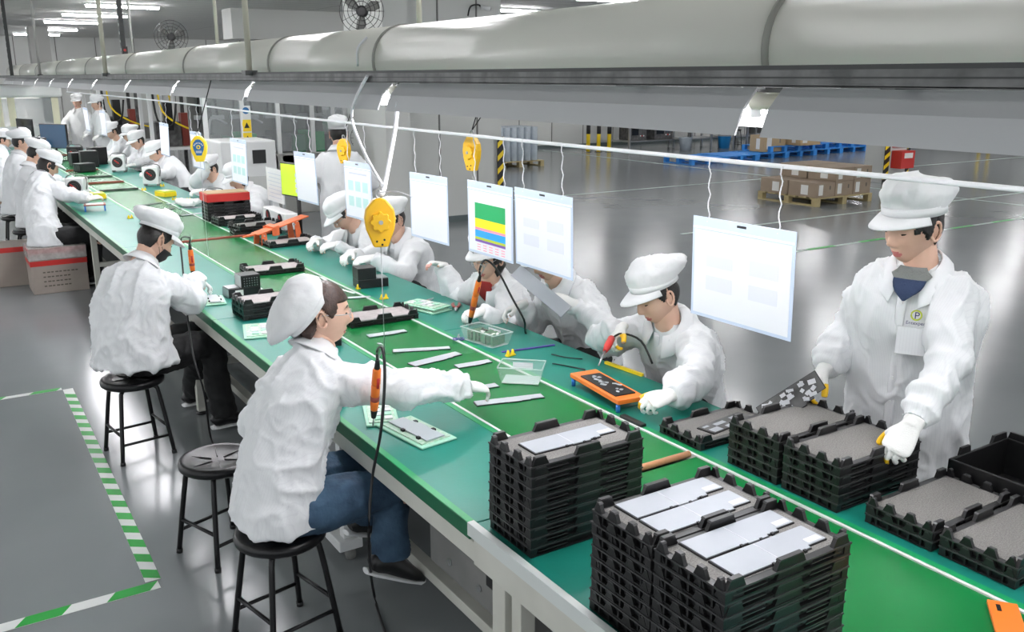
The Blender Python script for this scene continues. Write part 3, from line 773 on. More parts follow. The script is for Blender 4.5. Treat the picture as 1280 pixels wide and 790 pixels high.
def battery_pack(loc, rz, label, flip=1):
    t = thing('battery_pack', label, 'battery pack', loc, rz)
    MB().bx((-.10, -.06, 0), (.10, .06, .055)).build('lower_block', 'black', t, bevel=.003)
    MB().bx((-.02*flip-.0, -.06, .055), (.10*flip, .06, .13)).build('upper_block', 'black', t, bevel=.003)
    MB().bx((-.021*flip, -.058, .056), (-.02*flip, .058, .128)).build('side_plate', 'white_pl', t)
    MB().bx((-.1008, -.058, .002), (-.0998, .058, .053)).build('end_plate', 'plate_light', t)
    MB().bx((-.098, -.05, .055), (-.03, .05, .06)).build('step_plate', 'steel', t)
    MB().bx((-.06, -.061, .01), (-.01, -.0598, .045)).build('sticker', 'label', t)
    for i in range(6):
        for j in range(4): MB().lathe((.0+i*.016, -.06, .065+j*.015), [(.0035, -.0012), (.0035, 0)], 6, axis='y').build('vent_hole', 'steel', t)
    return t
battery_pack((1.56, 5.50, TZ+.001), R(2), 'stepped black battery pack on the left bench')
battery_pack((2.33, 5.30, TZ+.001), R(174), 'stepped black battery pack with a white sticker on the right bench', 1)

# orange jig with a long red rod
jig = thing('orange_jig', 'orange metal jig standing on legs with a long red rod', 'jig', (2.16, 7.14, TZ), R(12))
A_ = Vector((0, 0, .09)); B_ = Vector((.47, 0, .19)); dk = (B_-A_).normalized(); un = Vector((-dk.z, 0, dk.x))
MB().beam(A_, B_, .115, .010, up=un).build('deck', 'orange_jig', jig, bevel=.002)
for x, h in ((.05, .098), (.33, .158)):
    for y in (-.058, .058):
        MB().prism([(-.028, 0), (.028, 0), (.020, h), (-.020, h)], -.005, .005, 0, (Vector((x+(.04 if x > .2 else 0), y, 0)), Vector((1, 0, 0)), Vector((-.12 if x > .2 else 0, 0, 1)), Vector((0, 1, 0)))).build('leg', 'orange_jig', jig)
        MB().lathe((x, y, h-.02), [(.007, -.008), (.007, .008)], 8, axis='y').build('bolt', 'steel', jig)
MB().beam(A_+dk*.14+un*.012, A_+dk*.19+un*.012, .14, .016, up=un).build('clamp', 'orange_jig', jig)
for y in (-.07, .07): MB().bx((.12, y-.006, .07), (.18, y+.006, .135)).build('clamp_plate', 'orange_jig', jig)
MB().beam((-.10, .02, .078), (.06, .0, .092), .05, .012, up=(0, 0, 1)).build('rod_holder', 'orange_jig', jig)
MB().cyl((-.06, .02, .085), (-.60, .10, .085), .010, 10).build('rod', 'red_dull', jig)

# clear boxes
def clear_box(loc, rz, label, L, W, Hh, inside=None, tilt=0):
    t = thing('clear_box', label, 'plastic box', loc, rz); t.rotation_euler = (tilt, 0, rz)
    k = .82
    c = [(-L/2, -W/2), (L/2, -W/2), (L/2, W/2), (-L/2, W/2)]; lo = [(x*k, y*k) for x, y in c]
    for i in range(4):
        a, b = lo[i], lo[(i+1) % 4]; e, d = c[(i+1) % 4], c[i]; inn = .97
        vs = [(*a, 0), (*b, 0), (*e, Hh), (*d, Hh)]; vs += [(x*inn, y*inn, q+.0005) for x, y, q in vs]
        m_ = MB(); m_.add(vs, [(0, 1, 2, 3), (7, 6, 5, 4), (0, 4, 5, 1), (1, 5, 6, 2), (2, 6, 7, 3), (3, 7, 4, 0)]); m_.build('side', 'clear', t)
    MB().prism([(x*.99, y*.99) for x, y in lo], 0, .003).build('bottom', 'clear_edge', t)
    MB().bx((-L/2, -W/2, Hh-.004), (L/2, -W/2+.004, Hh)).bx((-L/2, W/2-.004, Hh-.004), (L/2, W/2, Hh)).bx((-L/2, -W/2, Hh-.004), (-L/2+.004, W/2, Hh)).bx((L/2-.004, -W/2, Hh-.004), (L/2, W/2, Hh)).build('rim', 'clear_edge', t)
    MB().bx((-.05, W/2*.9, Hh*.45), (.04, W/2*.93, Hh*.8)).build('sticker', 'plate_white', t)
    if inside:
        for i in range(9): MB().box((-L*.33+i*L*.082, random.uniform(-.006, .006), .004+Hh*.36), (.012, W*.70, Hh*.66), rz=random.uniform(-.12, .12)).build('circuit_board', inside, t)
        for i in range(8): MB().box((random.uniform(-L*.32, L*.3), random.uniform(-W*.25, W*.25), Hh*.74), (.03, .012, .006), rz=random.uniform(0, 3)).build('component', ('label', 'machine_dark', 'white_pl')[i % 3], t)
    return t
clear_box((2.11, 3.20, TZ+.0022), R(-42), 'empty clear plastic box on the belt beside the reaching hand', .20, .14, .075)
clear_box((2.29, 3.80, TZ+.001), R(-80), 'clear plastic box full of small circuit boards', .26, .13, .07, 'pcb')
# yellow clips
def clip(px, py, rz, label, group=None):
    p = at(px, py, Z=TZ); t = thing('yellow_clip', label, 'clip', (p.x, p.y, TZ+.0012), R(rz), group)
    MB().bx((-.026, -.012, 0), (.026, .012, .008)).build('base', 'yellow_pl', t, bevel=.002)
    for x in (-.015, .015): MB().lathe((x, 0, .008), [(.010, 0), (.008, .012), (.0045, .022), (0, .024)], 10).build('peg', 'yellow_pl', t)
clip(638, 445, 10, 'yellow plastic clip on the right bench by the purple strip')
clip(450, 361, 10, 'yellow plastic clip next to the black battery pack')
clip(480, 374, 5, 'yellow plastic clip beside the green board fixtures')
clip(163, 273, 15, 'yellow plastic clip on the left bench beyond the masked man')
for (x, y) in ((218, 250), (203, 233), (236, 251), (180, 238), (140, 196)): clip(x, y, 0, 'small yellow clip far up the belt edge', 'yellow clips far up the line')

def simple(name, mb, mats, label, cat, bevel=0, loc=None, group=None):
    return tag(mb.build(name, mats, None, loc, bevel=bevel), label, cat, group)
pa = at(627, 441, Z=TZ); pb = at(693, 432, Z=TZ)
simple('purple_strip', MB().beam(Vector((pa.x, pa.y, TZ+.004)), Vector((pb.x, pb.y, TZ+.004)), .014, .005), 'purple', 'purple plastic strip lying across the right bench', 'strip')
sc = thing('scissors', 'small scissors with purple handles by the belt edge', 'scissors', (2.19, 3.91, TZ+.003), R(60))
for s in (-1, 1):
    MB().loft([Vector((.02*math.cos(a)+.0, s*.016+.012*math.sin(a), .003)) for a in [2*PI*i/14 for i in range(14)]], .003, 6, closed=True).build('handle', 'purple', sc)
    MB().beam((.018, s*.006, .003), (.085, -s*.002, .003+.002*s), .007, .002).build('blade', 'steel', sc)
def pliers(loc, rz, label):
    t = thing('pliers', label, 'pliers', loc, R(rz))
    for s in (-1, 1): MB().loft([Vector((0, 0, .008)), Vector((.03, s*.012, .008)), Vector((.08, s*.02, .009)), Vector((.12, s*.016, .008))], [(.007, .006), (.010, .007), (.011, .008), (.006, .005)], 8).build('handle', 'red_dull', t)
    MB().loft([Vector((.0, 0, .008)), Vector((-.03, 0, .008)), Vector((-.07, 0, .008))], [(.011, .006), (.010, .006), (.003, .003)], 8).build('jaw', 'steel', t)
pliers((2.44, 4.72, TZ+.001), 215, 'red handled pliers on the right bench further from the screwdriver')
pliers((2.49, 4.47, TZ+.001), 60, 'red handled pliers on the right bench next to the white glove')
simple('rubber_stop', MB().box((2.195, 2.545, TZ+.007), (.028, .13, .012)), 'black', 'small black rubber stop on the belt edge near the orange fixture', 'stop', .003)
ob = thing('orange_plate', 'orange plate with a slot lying at the near end of the belt', 'plate', (2.06, .98, TZ+.0025), R(38))
MB().prism([(-.16, -.035), (.12, -.035), (.12, .035), (-.16, .035)], 0, .012).build('body', 'orange', ob, bevel=.002); MB().bx((.07, .008, .0115), (.10, .018, .0128)).build('slot', 'black', ob)
ys = [at(q[0], q[1], Z=TZ) for q in ((757, 455), (803, 471))]
simple('yellow_stick', MB().beam(Vector((ys[0].x, ys[0].y, TZ+.008)), Vector((ys[1].x, ys[1].y, TZ+.008)), .016, .012), 'yellow_pl', 'yellow plastic stick between the bench edge and the seated man', 'strip')
simple('black_wire', MB().tube([(2.36, 3.32, TZ+.004), (2.40, 3.24, TZ+.004), (2.43, 3.16, TZ+.004)], .003), 'black', 'short black wire on the right bench near the yellow clip', 'wire')
simple('black_wire', MB().tube([(2.44, 3.44, TZ+.004), (2.47, 3.36, TZ+.004), (2.52, 3.30, TZ+.004)], .003), 'black', 'short black wire lying past the end of the purple strip', 'wire')
wr = at(410, 340, Z=TZ)
simple('white_ribbon', MB().loft(smooth_path([(1.86, 5.02, TZ+.01), (2.0, 5.28, TZ+.012), (2.10, 5.46, TZ+.02), (2.09, 5.55, TZ+.04), (2.04, 5.50, TZ+.05), (2.06, 5.36, TZ+.03), (2.14, 5.12, TZ+.012)], 6), [(.012, .002)]*37, 6), 'cable_white', 'looped white ribbon on the belt behind the white cap', 'ribbon')

# ionizer fans (white boxes with a round grille)
def ionizer(loc, rz, label, s=1.0, tiltx=0, body='white_gloss', group=None):
    t = thing('ionizer_fan', label, 'fan', loc, R(rz), group)
    MB().bx((-.06*s, -.085*s, .02*s), (.06*s, .085*s, .21*s)).build('body', body, t, bevel=.008*s)
    MB().lathe((-.06*s, 0, .125*s), [(.066*s, -.003*s), (.066*s, .004*s)], 20, axis='x').build('grille', 'black', t)
    for i in range(3):
        MB().loft([Vector((-.064*s, (.02+.019*i)*s*math.cos(a), .125*s+(.02+.019*i)*s*math.sin(a))) for a in [2*PI*j/20 for j in range(20)]], .0016*s, 5, closed=True).build('grille_ring', 'unit_grey', t)
    MB().beam((-.066*s, -.02*s, .11*s), (-.066*s, .035*s, .155*s), .014*s, .004*s, up=(1, 0, 0)).build('ribbon', 'red', t)
    for y in (-.07, .07): MB().bx((-.05*s, y*s-.008*s, 0), (.05*s, y*s+.008*s, .02*s)).build('foot', 'unit_grey', t)
    MB().tube([(0, -.087*s, .1*s), (0, -.10*s, .19*s), (0, -.06*s, .235*s), (0, .06*s, .235*s), (0, .10*s, .19*s), (0, .087*s, .1*s)], .006*s, 6).build('handle', 'unit_grey', t)
    return t
ionizer((1.40, 10.9, TZ+.003), 58, 'white ionizer fan on the left bench in front of the seated woman on cartons', 1.15)
ionizer((2.38, 11.9, TZ+.003), 62, 'white ionizer fan with a red ribbon at the worker behind the yellow box', 1.1)
ionizer((2.40, 9.15, TZ+.003), 62, 'white ionizer fan just behind the red box', 1.0)
ionizer((2.36, 13.9, TZ+.003), 62, 'white ionizer fan far along the right bench', 1.1)
ionizer((2.05, 15.7, TZ+.003), 62, 'black cased ionizer fan on the belt by the dark crates', 1.2, 0, 'black')
ionizer((1.55, 17.4, TZ+.003), 58, 'white ionizer fan with a red ribbon at the far end of the left bench', 1.25)
ionizer((1.95, 18.6, TZ+.003), 62, 'white ionizer fan beside the far black monitor', 1.2)
# double ionizer by the woman looking down
di = thing('double_fan_unit', 'long white ionizer with two round black fans behind the orange jig', 'fan', (2.565, 7.82, TZ+.002), R(0))
MB().bx((-.02, -.30, .03), (.10, .30, .17)).build('body', 'white_gloss', di, bevel=.01)
for y in (-.17, .15):
    MB().lathe((-.021, y, .10), [(.058, -.004), (.058, .003)], 20, axis='x').build('grille', 'black', di)
    MB().beam((-.028, y-.02, .08), (-.028, y+.01, .14), .012, .003, up=(1, 0, 0)).build('ribbon', 'red', di)
for y in (-.25, .25): MB().bx((0, y-.01, 0), (.08, y+.01, .03)).build('foot', 'unit_grey', di)

# yellow boxes, red stand, dark crates, glove heap
def ybox(loc, rz, label):
    t = thing('yellow_box', label, 'box', loc, R(rz)); MB().bx((-.075, -.10, 0), (.075, .10, .05)).build('body', 'yellow_pl', t, bevel=.004)
    MB().bx((-.07, -.095, .05), (.07, .095, .062)).build('lid', 'lime', t, bevel=.003); MB().bx((-.03, -.03, .062), (.03, .03, .066)).build('label_card', 'label', t)
ybox((1.60, 10.95, TZ+.002), 0, 'yellow box next to the ionizer fan on the left bench')
ybox((2.28, 10.75, TZ+.002), 20, 'yellow box by the belt across from the left bench ionizer')
rs = thing('red_stand', 'small red frame stand on blue legs on the left bench', 'stand', (1.42, 9.95, TZ+.002), R(-8))
MB().bx((-.1, -.08, .055), (.1, .08, .065)).build('deck', 'red_dull', rs); MB().bx((-.08, -.06, .065), (.08, .06, .068)).build('board', 'label', rs)
for x in (-.09, .09):
    for y in (-.07, .07): MB().bx((x-.007, y-.007, 0), (x+.007, y+.007, .055)).build('leg', 'blue', rs)
for i, (x, y, h) in enumerate(((2.12, 14.9, .24), (2.02, 15.2, .2), (2.3, 15.3, .26), (1.95, 14.2, .12))):
    t = thing('dark_crate', 'black ribbed crate of parts far up the belt', 'crate', (x, y, TZ+.003), R(8*i), 'black crates far up the belt')
    MB().bx((-.12, -.09, 0), (.12, .09, h)).build('body', 'black', t, bevel=.01)
    for j in range(4): MB().bx((-.125, -.07+j*.04, .02), (-.12, -.05+j*.04, h-.02)).build('rib', 'machine_dark', t)
gh = MB(); 
for i in range(6): gh.loft([Vector((2.28+.05*math.cos(i*1.3), 9.75+.10*math.sin(i*2.1), TZ+.03)), Vector((2.28+.10*math.cos(i*1.9), 9.75+.14*math.sin(i*1.1), TZ+.05)), Vector((2.32+.12*math.cos(i*2.9), 9.80+.16*math.sin(i*.8), TZ+.025))], [.028, .034, .022], 8)
me = remesh(gh, .012, 2); shade(me); me.materials.append(M['glove']); o = link('glove_heap', me); tag(o, 'crumpled heap of white gloves on the right bench edge', 'gloves')
# long dark strips over the far belt
for i, y in enumerate((11.6, 12.5, 13.3, 14.4, 16.2, 17.4)):
    simple('spacer_bar', MB().bx((XBL+.02, y, TZ-.002), (XBR-.02, y+.035, TZ+.02)), 'red_dull' if i % 2 else 'machine_dark', 'dark spacer bar lying across the far belt', 'bar', .003, None, 'spacer bars across the far belt')

# ------------------------------------------------------------------ stools
def make_stool(loc, label, rz=0, h=.45):
    t = thing('round_stool', label, 'stool', loc, rz)
    MB().lathe((0, 0, h-.045), [(.0, .028), (.08, .032), (.135, .040), (.150, .045), (.163, .040), (.168, .028), (.166, .012), (.155, .002), (.0, 0)][::-1], 32).build('seat', 'black_gloss', t)
    for i in range(6): a = i*PI/3; MB().beam((0.03*math.cos(a), .03*math.sin(a), h-.0125), (.12*math.cos(a), .12*math.sin(a), h-.0085), .004, .004).build('seat_crease', 'black', t)
    for i in range(4):
        a = PI/4+i*PI/2; c, s = math.cos(a), math.sin(a)
        MB().tube([(.09*c, .09*s, h-.045), (.125*c, .125*s, h-.055), (.145*c, .145*s, h-.10), (.20*c, .20*s, .012)], .0115, 10, sub=4).build('leg', 'black_gloss', t)
        MB().cyl((.20*c, .20*s, 0), (.198*c, .198*s, .02), .014, 10).build('rubber_foot', 'black', t)
        b = a+PI/2; r1, z1 = (.178, .16) if i % 2 else (.186, .11)
        MB().cyl((r1*c, r1*s, z1), (r1*math.cos(b), r1*math.sin(b), z1), .008, 8).build('stretcher', 'black_gloss', t)
    return t
make_stool((.930, 3.02, 0), 'black round stool under the woman in jeans', R(12))
make_stool((.918, 3.80, 0), 'empty black round stool with a creased seat', R(20))
make_stool((.826, 5.17, 0), 'black round stool under the masked man', R(8))

# cartons the far woman sits on
def sit_carton(loc, dims, label, lines=True):
    L, W, Hh = dims; t = thing('carton', label, 'carton', loc)
    MB().bx((0, 0, 0), (L, W, Hh)).build('box', 'carton_grey', t, bevel=.004)
    MB().bx((-.003, -.003, Hh-.055), (L+.003, W+.003, Hh-.005)).build('red_tape', 'red', t)
    if lines:
        for i in range(4):
            n = 9 if i == 0 else 7
            for j in range(n): MB().bx((.1+j*.036, -.0025, Hh*.62-.045*i-.006*j*0), (.1+j*.036+.022+.006*(j % 2), 0, Hh*.62-.045*i+.012)).build('printed_character', 'carton_print', t)
    return t
sit_carton((.76, 9.75, 0), (.5, .42, .33), 'grey carton with printed lines and red tape under the woman on the left')
sit_carton((.765, 9.76, .331), (.49, .40, .115), 'flat film-wrapped carton with red tape that the woman sits on', False)
fm = MB().bx((.75, 9.742, .335), (1.265, 10.17, .45)).build('wrapping_film', 'film', None); tag(fm, 'clear wrinkled film around the top carton under the woman', 'film')
sit_carton((.42, 10.3, 0), (.42, .45, .40), 'grey carton with red tape behind the carton pile', False)

# ================================================================== PEOPLE
def ik(S, W, a, b, hint):
    S = Vector(S); W = Vector(W); d = W-S; L = d.length
    if L > (a+b)*.995: W = S+d*((a+b)*.995/L); d = W-S; L = d.length
    d.normalize(); x = (a*a-b*b+L*L)/(2*L); h = math.sqrt(max(a*a-x*x, 0))
    hv = Vector(hint); hv = hv-d*hv.dot(d)
    if hv.length < 1e-4: hv = Vector((0, 0, -1))
    hv.normalize(); return S+d*x+hv*h, W
def ss(a, b, x):
    t = max(0., min(1., (x-a)/(b-a))); return t*t*(3-2*t)
def g(x, s): return math.exp(-(x/s)**2)
def head_point(th, ph, female=False):
    a, b, c = .098, .077, .118
    x = math.cos(ph)*math.cos(th); y = math.cos(ph)*math.sin(th); z = math.sin(ph)
    X, Y, Z = x*a, y*b, z*c
    low = ss(.01, -.11, Z)
    Y *= 1-(.30 if female else .24)*low
    if X < 0: X *= 1-.42*ss(-.0, -.10, Z)             # nape tucks in
    else:
        X *= 1.0-.02*low
        X += .012*ss(-.05, -.10, Z)*g(Y, .03)          # chin
    if X > .02:
        fr = g(Y, .05)
        X += .002*fr
        t = ss(.030, -.026, Z)*(1-ss(-.028, -.046, Z)); X += .021*t*g(Y, .0125-.004*ss(-.02, .02, Z))
        X += .008*g(Z+.030, .009)*g(abs(Y)-.013, .007)   # wings of the nose
        X -= .010*g(abs(Y)-.033, .016)*g(Z-.012, .013)   # sockets
        X += .0045*g(abs(Y)-.033, .012)*g(Z-.008, .007)   # lids
        X += .004*g(abs(Y)-.03, .022)*g(Z-.032, .008)     # brows
        X += .007*g(Y, .020)*g(Z+.061, .006)+.007*g(Y, .018)*g(Z+.074, .006)   # lips
        X -= .004*g(Y, .024)*g(Z+.0675, .0025)
        X += .005*g(abs(Y)-.045, .02)*g(Z+.028, .022)     # cheek
    return Vector((X, Y, Z))
def head_mesh(mb, T, lod, skin=0, lips=1, female=False):
    nu, nv = (64, 56) if lod == 0 else ((40, 34) if lod == 1 else (24, 20))
    base = len(mb.v); Q = []
    for i in range(nv+1):
        ph = -PI/2+PI*i/nv
        for j in range(nu):
            # finer columns at the face
            u = j/nu*2*PI-PI; th = u-.45*math.sin(u)
            p = head_point(th, ph*.999, female); Q.append(p); mb.v.append(tuple(T @ p))
    for i in range(nv):
        for j in range(nu):
            q = [i*nu+j, i*nu+(j+1) % nu, (i+1)*nu+(j+1) % nu, (i+1)*nu+j]
            c = sum((Q[k] for k in q), Vector())/4
            isl = c.x > .06 and abs(c.y) < .021*(1-abs(c.z+.0675)/.03) and -.078 < c.z < -.057
            mb.f.append([base+k for k in q]); mb.m.append(lips if isl else skin); mb.sm.append(True)
    # ears
    for s in (-1, 1):
        ring = [Vector((-.012+.017*math.cos(t)-.006*math.sin(t), s*(.0775+.006*abs(math.sin(t*.5))), -.004+.031*math.sin(t))) for t in [2*PI*k/14 for k in range(14)]]
        mb.loft([T @ p for p in ring], .0052, 6, closed=True, m=skin)
        mb.loft([T @ Vector((-.014, s*.070, -.004)), T @ Vector((-.012, s*.080, -.006))], [(.024, .012), (.020, .010)], 10, hint=tuple(T.to_3x3() @ Vector((1, 0, 0))), m=skin)
def hair_mesh(T, style, lod):
    nu, nv = (110, 84) if lod == 0 else ((56, 44) if lod == 1 else (26, 20))
    mb = MB(); ins = {}
    def want(p):
        front = p.x > .045
        if style == 'man': return (p.z > .052 if front else (p.z > (-.012+1.7*abs(p.x-.016) if p.x > -.020 else max(-.058, .049+9*(p.x+.020)))))
        if style == 'fringe': return (p.z > (.030 if abs(p.y) < .06 else .0) if front else (p.z > (-.026+1.7*abs(p.x-.018) if p.x > -.020 else max(-.062, .039+9*(p.x+.020)))))
        if style == 'bob': return (p.z > .048 if front else (p.z > (-.004+1.2*abs(p.x-.024) if p.x > -.022 else max(-.115, .05+12*(p.x+.022)))))
        return p.z > (.05 if front else (-.02 if p.x > .01 else -.10))   # side covering
    for i in range(nv+1):
        ph = -PI/2+PI*i/nv
        for j in range(nu):
            th = 2*PI*j/nu; p = head_point(th, ph*.999)
            k = want(p); ins[(i, j)] = k
            o = p.normalized()*(.008 if k else -.006)
            if style in ('bob', 'side') and k and p.z < -.03: o += Vector((-.012*(p.x < 0), p.y*.25, -.012))
            if k and style == 'fringe' and p.z > .02: o = o*1.2
            mb.v.append(tuple(T @ (p+o)))
    for i in range(nv):
        for j in range(nu):
            q = [(i, j), (i, (j+1) % nu), (i+1, (j+1) % nu), (i+1, j)]
            if any(ins[a] for a in q): mb.f.append([a*nu+b for a, b in q]); mb.m.append(0); mb.sm.append(True)
    if style in ('fringe', 'man'):
        for k in range(9):
            y = -.052+k*.013+random.uniform(-.003, .003); x = .095*math.sqrt(max(0, 1-(y/.082)**2))
            L = (.026 if style == 'fringe' else .012)*random.uniform(.6, 1.15)
            mb.loft([T @ Vector((x*.97, y, .062)), T @ Vector((x+.006, y+.002, .062-L*.5)), T @ Vector((x+.006, y+.005, .058-L))], [(.008, .004), (.006, .003), (.001, .001)], 6)
    return mb
def cap_meshes(T, style, lod):
    """soft white cap: crown + visor, in head space"""
    n = 48 if lod == 0 else (30 if lod == 1 else 18)
    crown = MB()
    tall, back, rm = {'tall': (.110, -.050, 1.09), 'puff': (.108, -.07, 1.15), 'sag': (.115, -.055, 1.2), 'flat': (.098, -.055, 1.06)}[style]
    if style == 'sag': T = T @ Matrix.Translation((-.022, 0, .002)) @ Matrix.Rotation(R(-52), 4, 'Y')
    e = rm-1
    rows = [(1.0, 0), (1+.3*e, .12), (1+.75*e, .3), (rm, .5), (1+.75*e, .68), (.93, .83), (.74, .93), (.45, .985), (.2, 1.0), (.0, 1.003)]
    if lod == 0: rows = [(r0+(r1-r0)*f, z0+(z1-z0)*f) for (r0, z0), (r1, z1) in zip(rows[:-1], rows[1:]) for f in (0, .5)]+[rows[-1]]
    BZ, BS = (.066, .012) if style != 'sag' else (.030, .0)
    V = []
    for k, (r, t) in enumerate(rows):
        for j in range(n):
            a = 2*PI*j/n; ca, sa = math.cos(a), math.sin(a)
            bandz = BZ+BS*ca
            x = -.006+.110*r*ca+back*t*.5; y = .090*r*sa; cr = ca*min(1, r*1.1); z = bandz+tall*t*(1+.12*cr*t)
            bk = max(0, -ca)*min(1, r*1.1)
            if t > .1: x += back*bk*.6*math.sin(min(1, t)*PI*.9); z -= .022*bk*bk*math.sin(min(1, t)*PI*.85)
            pl = 1+.022*math.sin(17*a+2*noise.noise(Vector((ca*2, sa*2, 3))))*math.sin(max(0, min(1, t*1.5-.3))*PI); x = -.006+(x+.006)*pl; y *= pl
            fold = noise.noise(Vector((ca*3+7*len(style), sa*3, t*3)))*.010+noise.noise(Vector((ca*9, sa*9, t*7)))*.005
            fold *= min(1, r*1.4)**2; k2 = 1 if t < .15 else 1+fold/.1*min(1, t*2)
            V.append(Vector(((x+.0)*k2, y*k2, z+fold*.7*(t > .15))))
    base = len(crown.v); crown.v += [tuple(T @ v) for v in V]
    for k in range(len(rows)-1):
        for j in range(n): crown.f.append([k*n+j, k*n+(j+1) % n, (k+1)*n+(j+1) % n, (k+1)*n+j]); crown.m.append(0); crown.sm.append(True)
    # band: a slightly proud strip round the head
    band = MB(); bv = []
    for z0, r in ((-.014, 1.0), (-.014, 1.02), (.018, 1.03), (.018, 1.0)):
        for j in range(n):
            a = 2*PI*j/n; ca, sa = math.cos(a), math.sin(a); bz = BZ+BS*ca+z0
            bv.append(tuple(T @ Vector((-.006+.110*r*ca, .090*r*sa, bz))))
    band.v = bv
    for k in range(4):
        for j in range(n): k2 = (k+1) % 4; band.f.append([k*n+j, k*n+(j+1) % n, k2*n+(j+1) % n, k2*n+j]); band.m.append(0); band.sm.append(k in (1,))
    visor = None
    if style != 'sag':
        visor = MB(); m_ = 18; rws = 5; vv = []
        for side in (0, 1):
            for i in range(rws+1):
                f = i/rws
                for j in range(m_+1):
                    a = R(-74+148*j/m_); ca, sa = math.cos(a), math.sin(a)
                    ext = .070*max(0, math.cos(a*1.2))**1.0*f
                    x = -.006+.113*ca+ext*(.55+.45*ca); y = .094*sa*(1+.10*f); z = .056+.012*ca-.016*f*f*(.3+.7*ca)-.004*f+(.0 if side else -.004)-abs(sa)**2*.012*f
                    vv.append(tuple(T @ Vector((x, y, z))))
        visor.v = vv; w_ = m_+1; N = w_*(rws+1)
        for i in range(rws):
            for j in range(m_):
                q = [i*w_+j, i*w_+j+1, (i+1)*w_+j+1, (i+1)*w_+j]
                visor.f.append([N+k for k in q]); visor.f.append(q[::-1])
        rim = [i*w_ for i in range(rws+1)]+[rws*w_+j for j in range(1, m_+1)]+[i*w_+m_ for i in range(rws-1, -1, -1)]
        for a, b in zip(rim[:-1], rim[1:]): visor.f.append([a, b, N+b, N+a])
        visor.m = [0]*len(visor.f); visor.sm = [True]*len(visor.f)
    return crown, band, visor
FING = [(.088, .030, .070, .0088), (.093, .010, .079, .0090), (.090, -.011, .073, .0086), (.082, -.029, .058, .0078)]
def hand_parts(T, curl, thumb, side, sc=1.0, fat=1.0):
    """T: wrist frame -> world; x to the fingertips, y to the thumb side, z back of the hand. returns MB and finger polylines"""
    mb = MB(); lines = []
    def P(x, y, z): return T @ (Vector((x, y*side, z))*sc)
    zh = tuple(T.to_3x3() @ Vector((0, 0, 1)))
    mb.loft([P(-.03, 0, 0), P(.0, 0, 0), P(.03, .002, 0), P(.065, .002, .001), P(.092, 0, 0), P(.102, 0, -.001)], [(a*fat*sc, b*fat*sc) for a, b in ((.027, .020), (.028, .020), (.037, .018), (.043, .0155), (.042, .013), (.030, .008))], 14, hint=zh)
    for k, (x, y, L, r) in enumerate(FING):
        c = curl[k] if isinstance(curl, (list, tuple)) else curl
        pts = [Vector((x-.02, y, 0)), Vector((x, y, 0))]; ang = 0; p = pts[-1].copy(); sp = y*.9
        for seg, f in ((.46, .9), (.30, 1.1), (.24, .8)):
            ang += R(80)*c*f; d = Vector((math.cos(ang), sp*(1-c*.7)*2.2, -math.sin(ang))).normalized(); p = p+d*L*seg; pts.append(p.copy())
        w_ = [T @ (Vector((q.x, q.y*side, q.z))*sc) for q in pts]; lines.append(w_)
        mb.loft(smooth_path(w_, 3), [r*fat*sc*(1-.22*i/12) for i in range(13)], 9, hint=zh)
    tx, ty, tz = thumb
    pts = [Vector((.018, .020, -.004)), Vector((.040, .038, -.008)), Vector((.062+.01*tx, .052+.018*ty, -.014-.02*tz)), Vector((.088+.014*tx, .058+.024*ty, -.018-.04*tz))]
    w_ = [T @ (Vector((q.x, q.y*side, q.z))*sc) for q in pts]; lines.append(w_)
    mb.loft(smooth_path(w_, 3), [r*fat*sc for r in (.015, .0148, .0145, .014, .013, .0122, .0115, .0112, .0108, .0095)], 9, hint=zh)
    return mb, lines
def hand_frame(W, d, n):
    x = Vector(d).normalized(); z = Vector(n); z = (z-x*z.dot(x)).normalized(); y = z.cross(x)
    m = Matrix((x, y, z)).transposed().to_4x4(); m.translation = Vector(W); return m

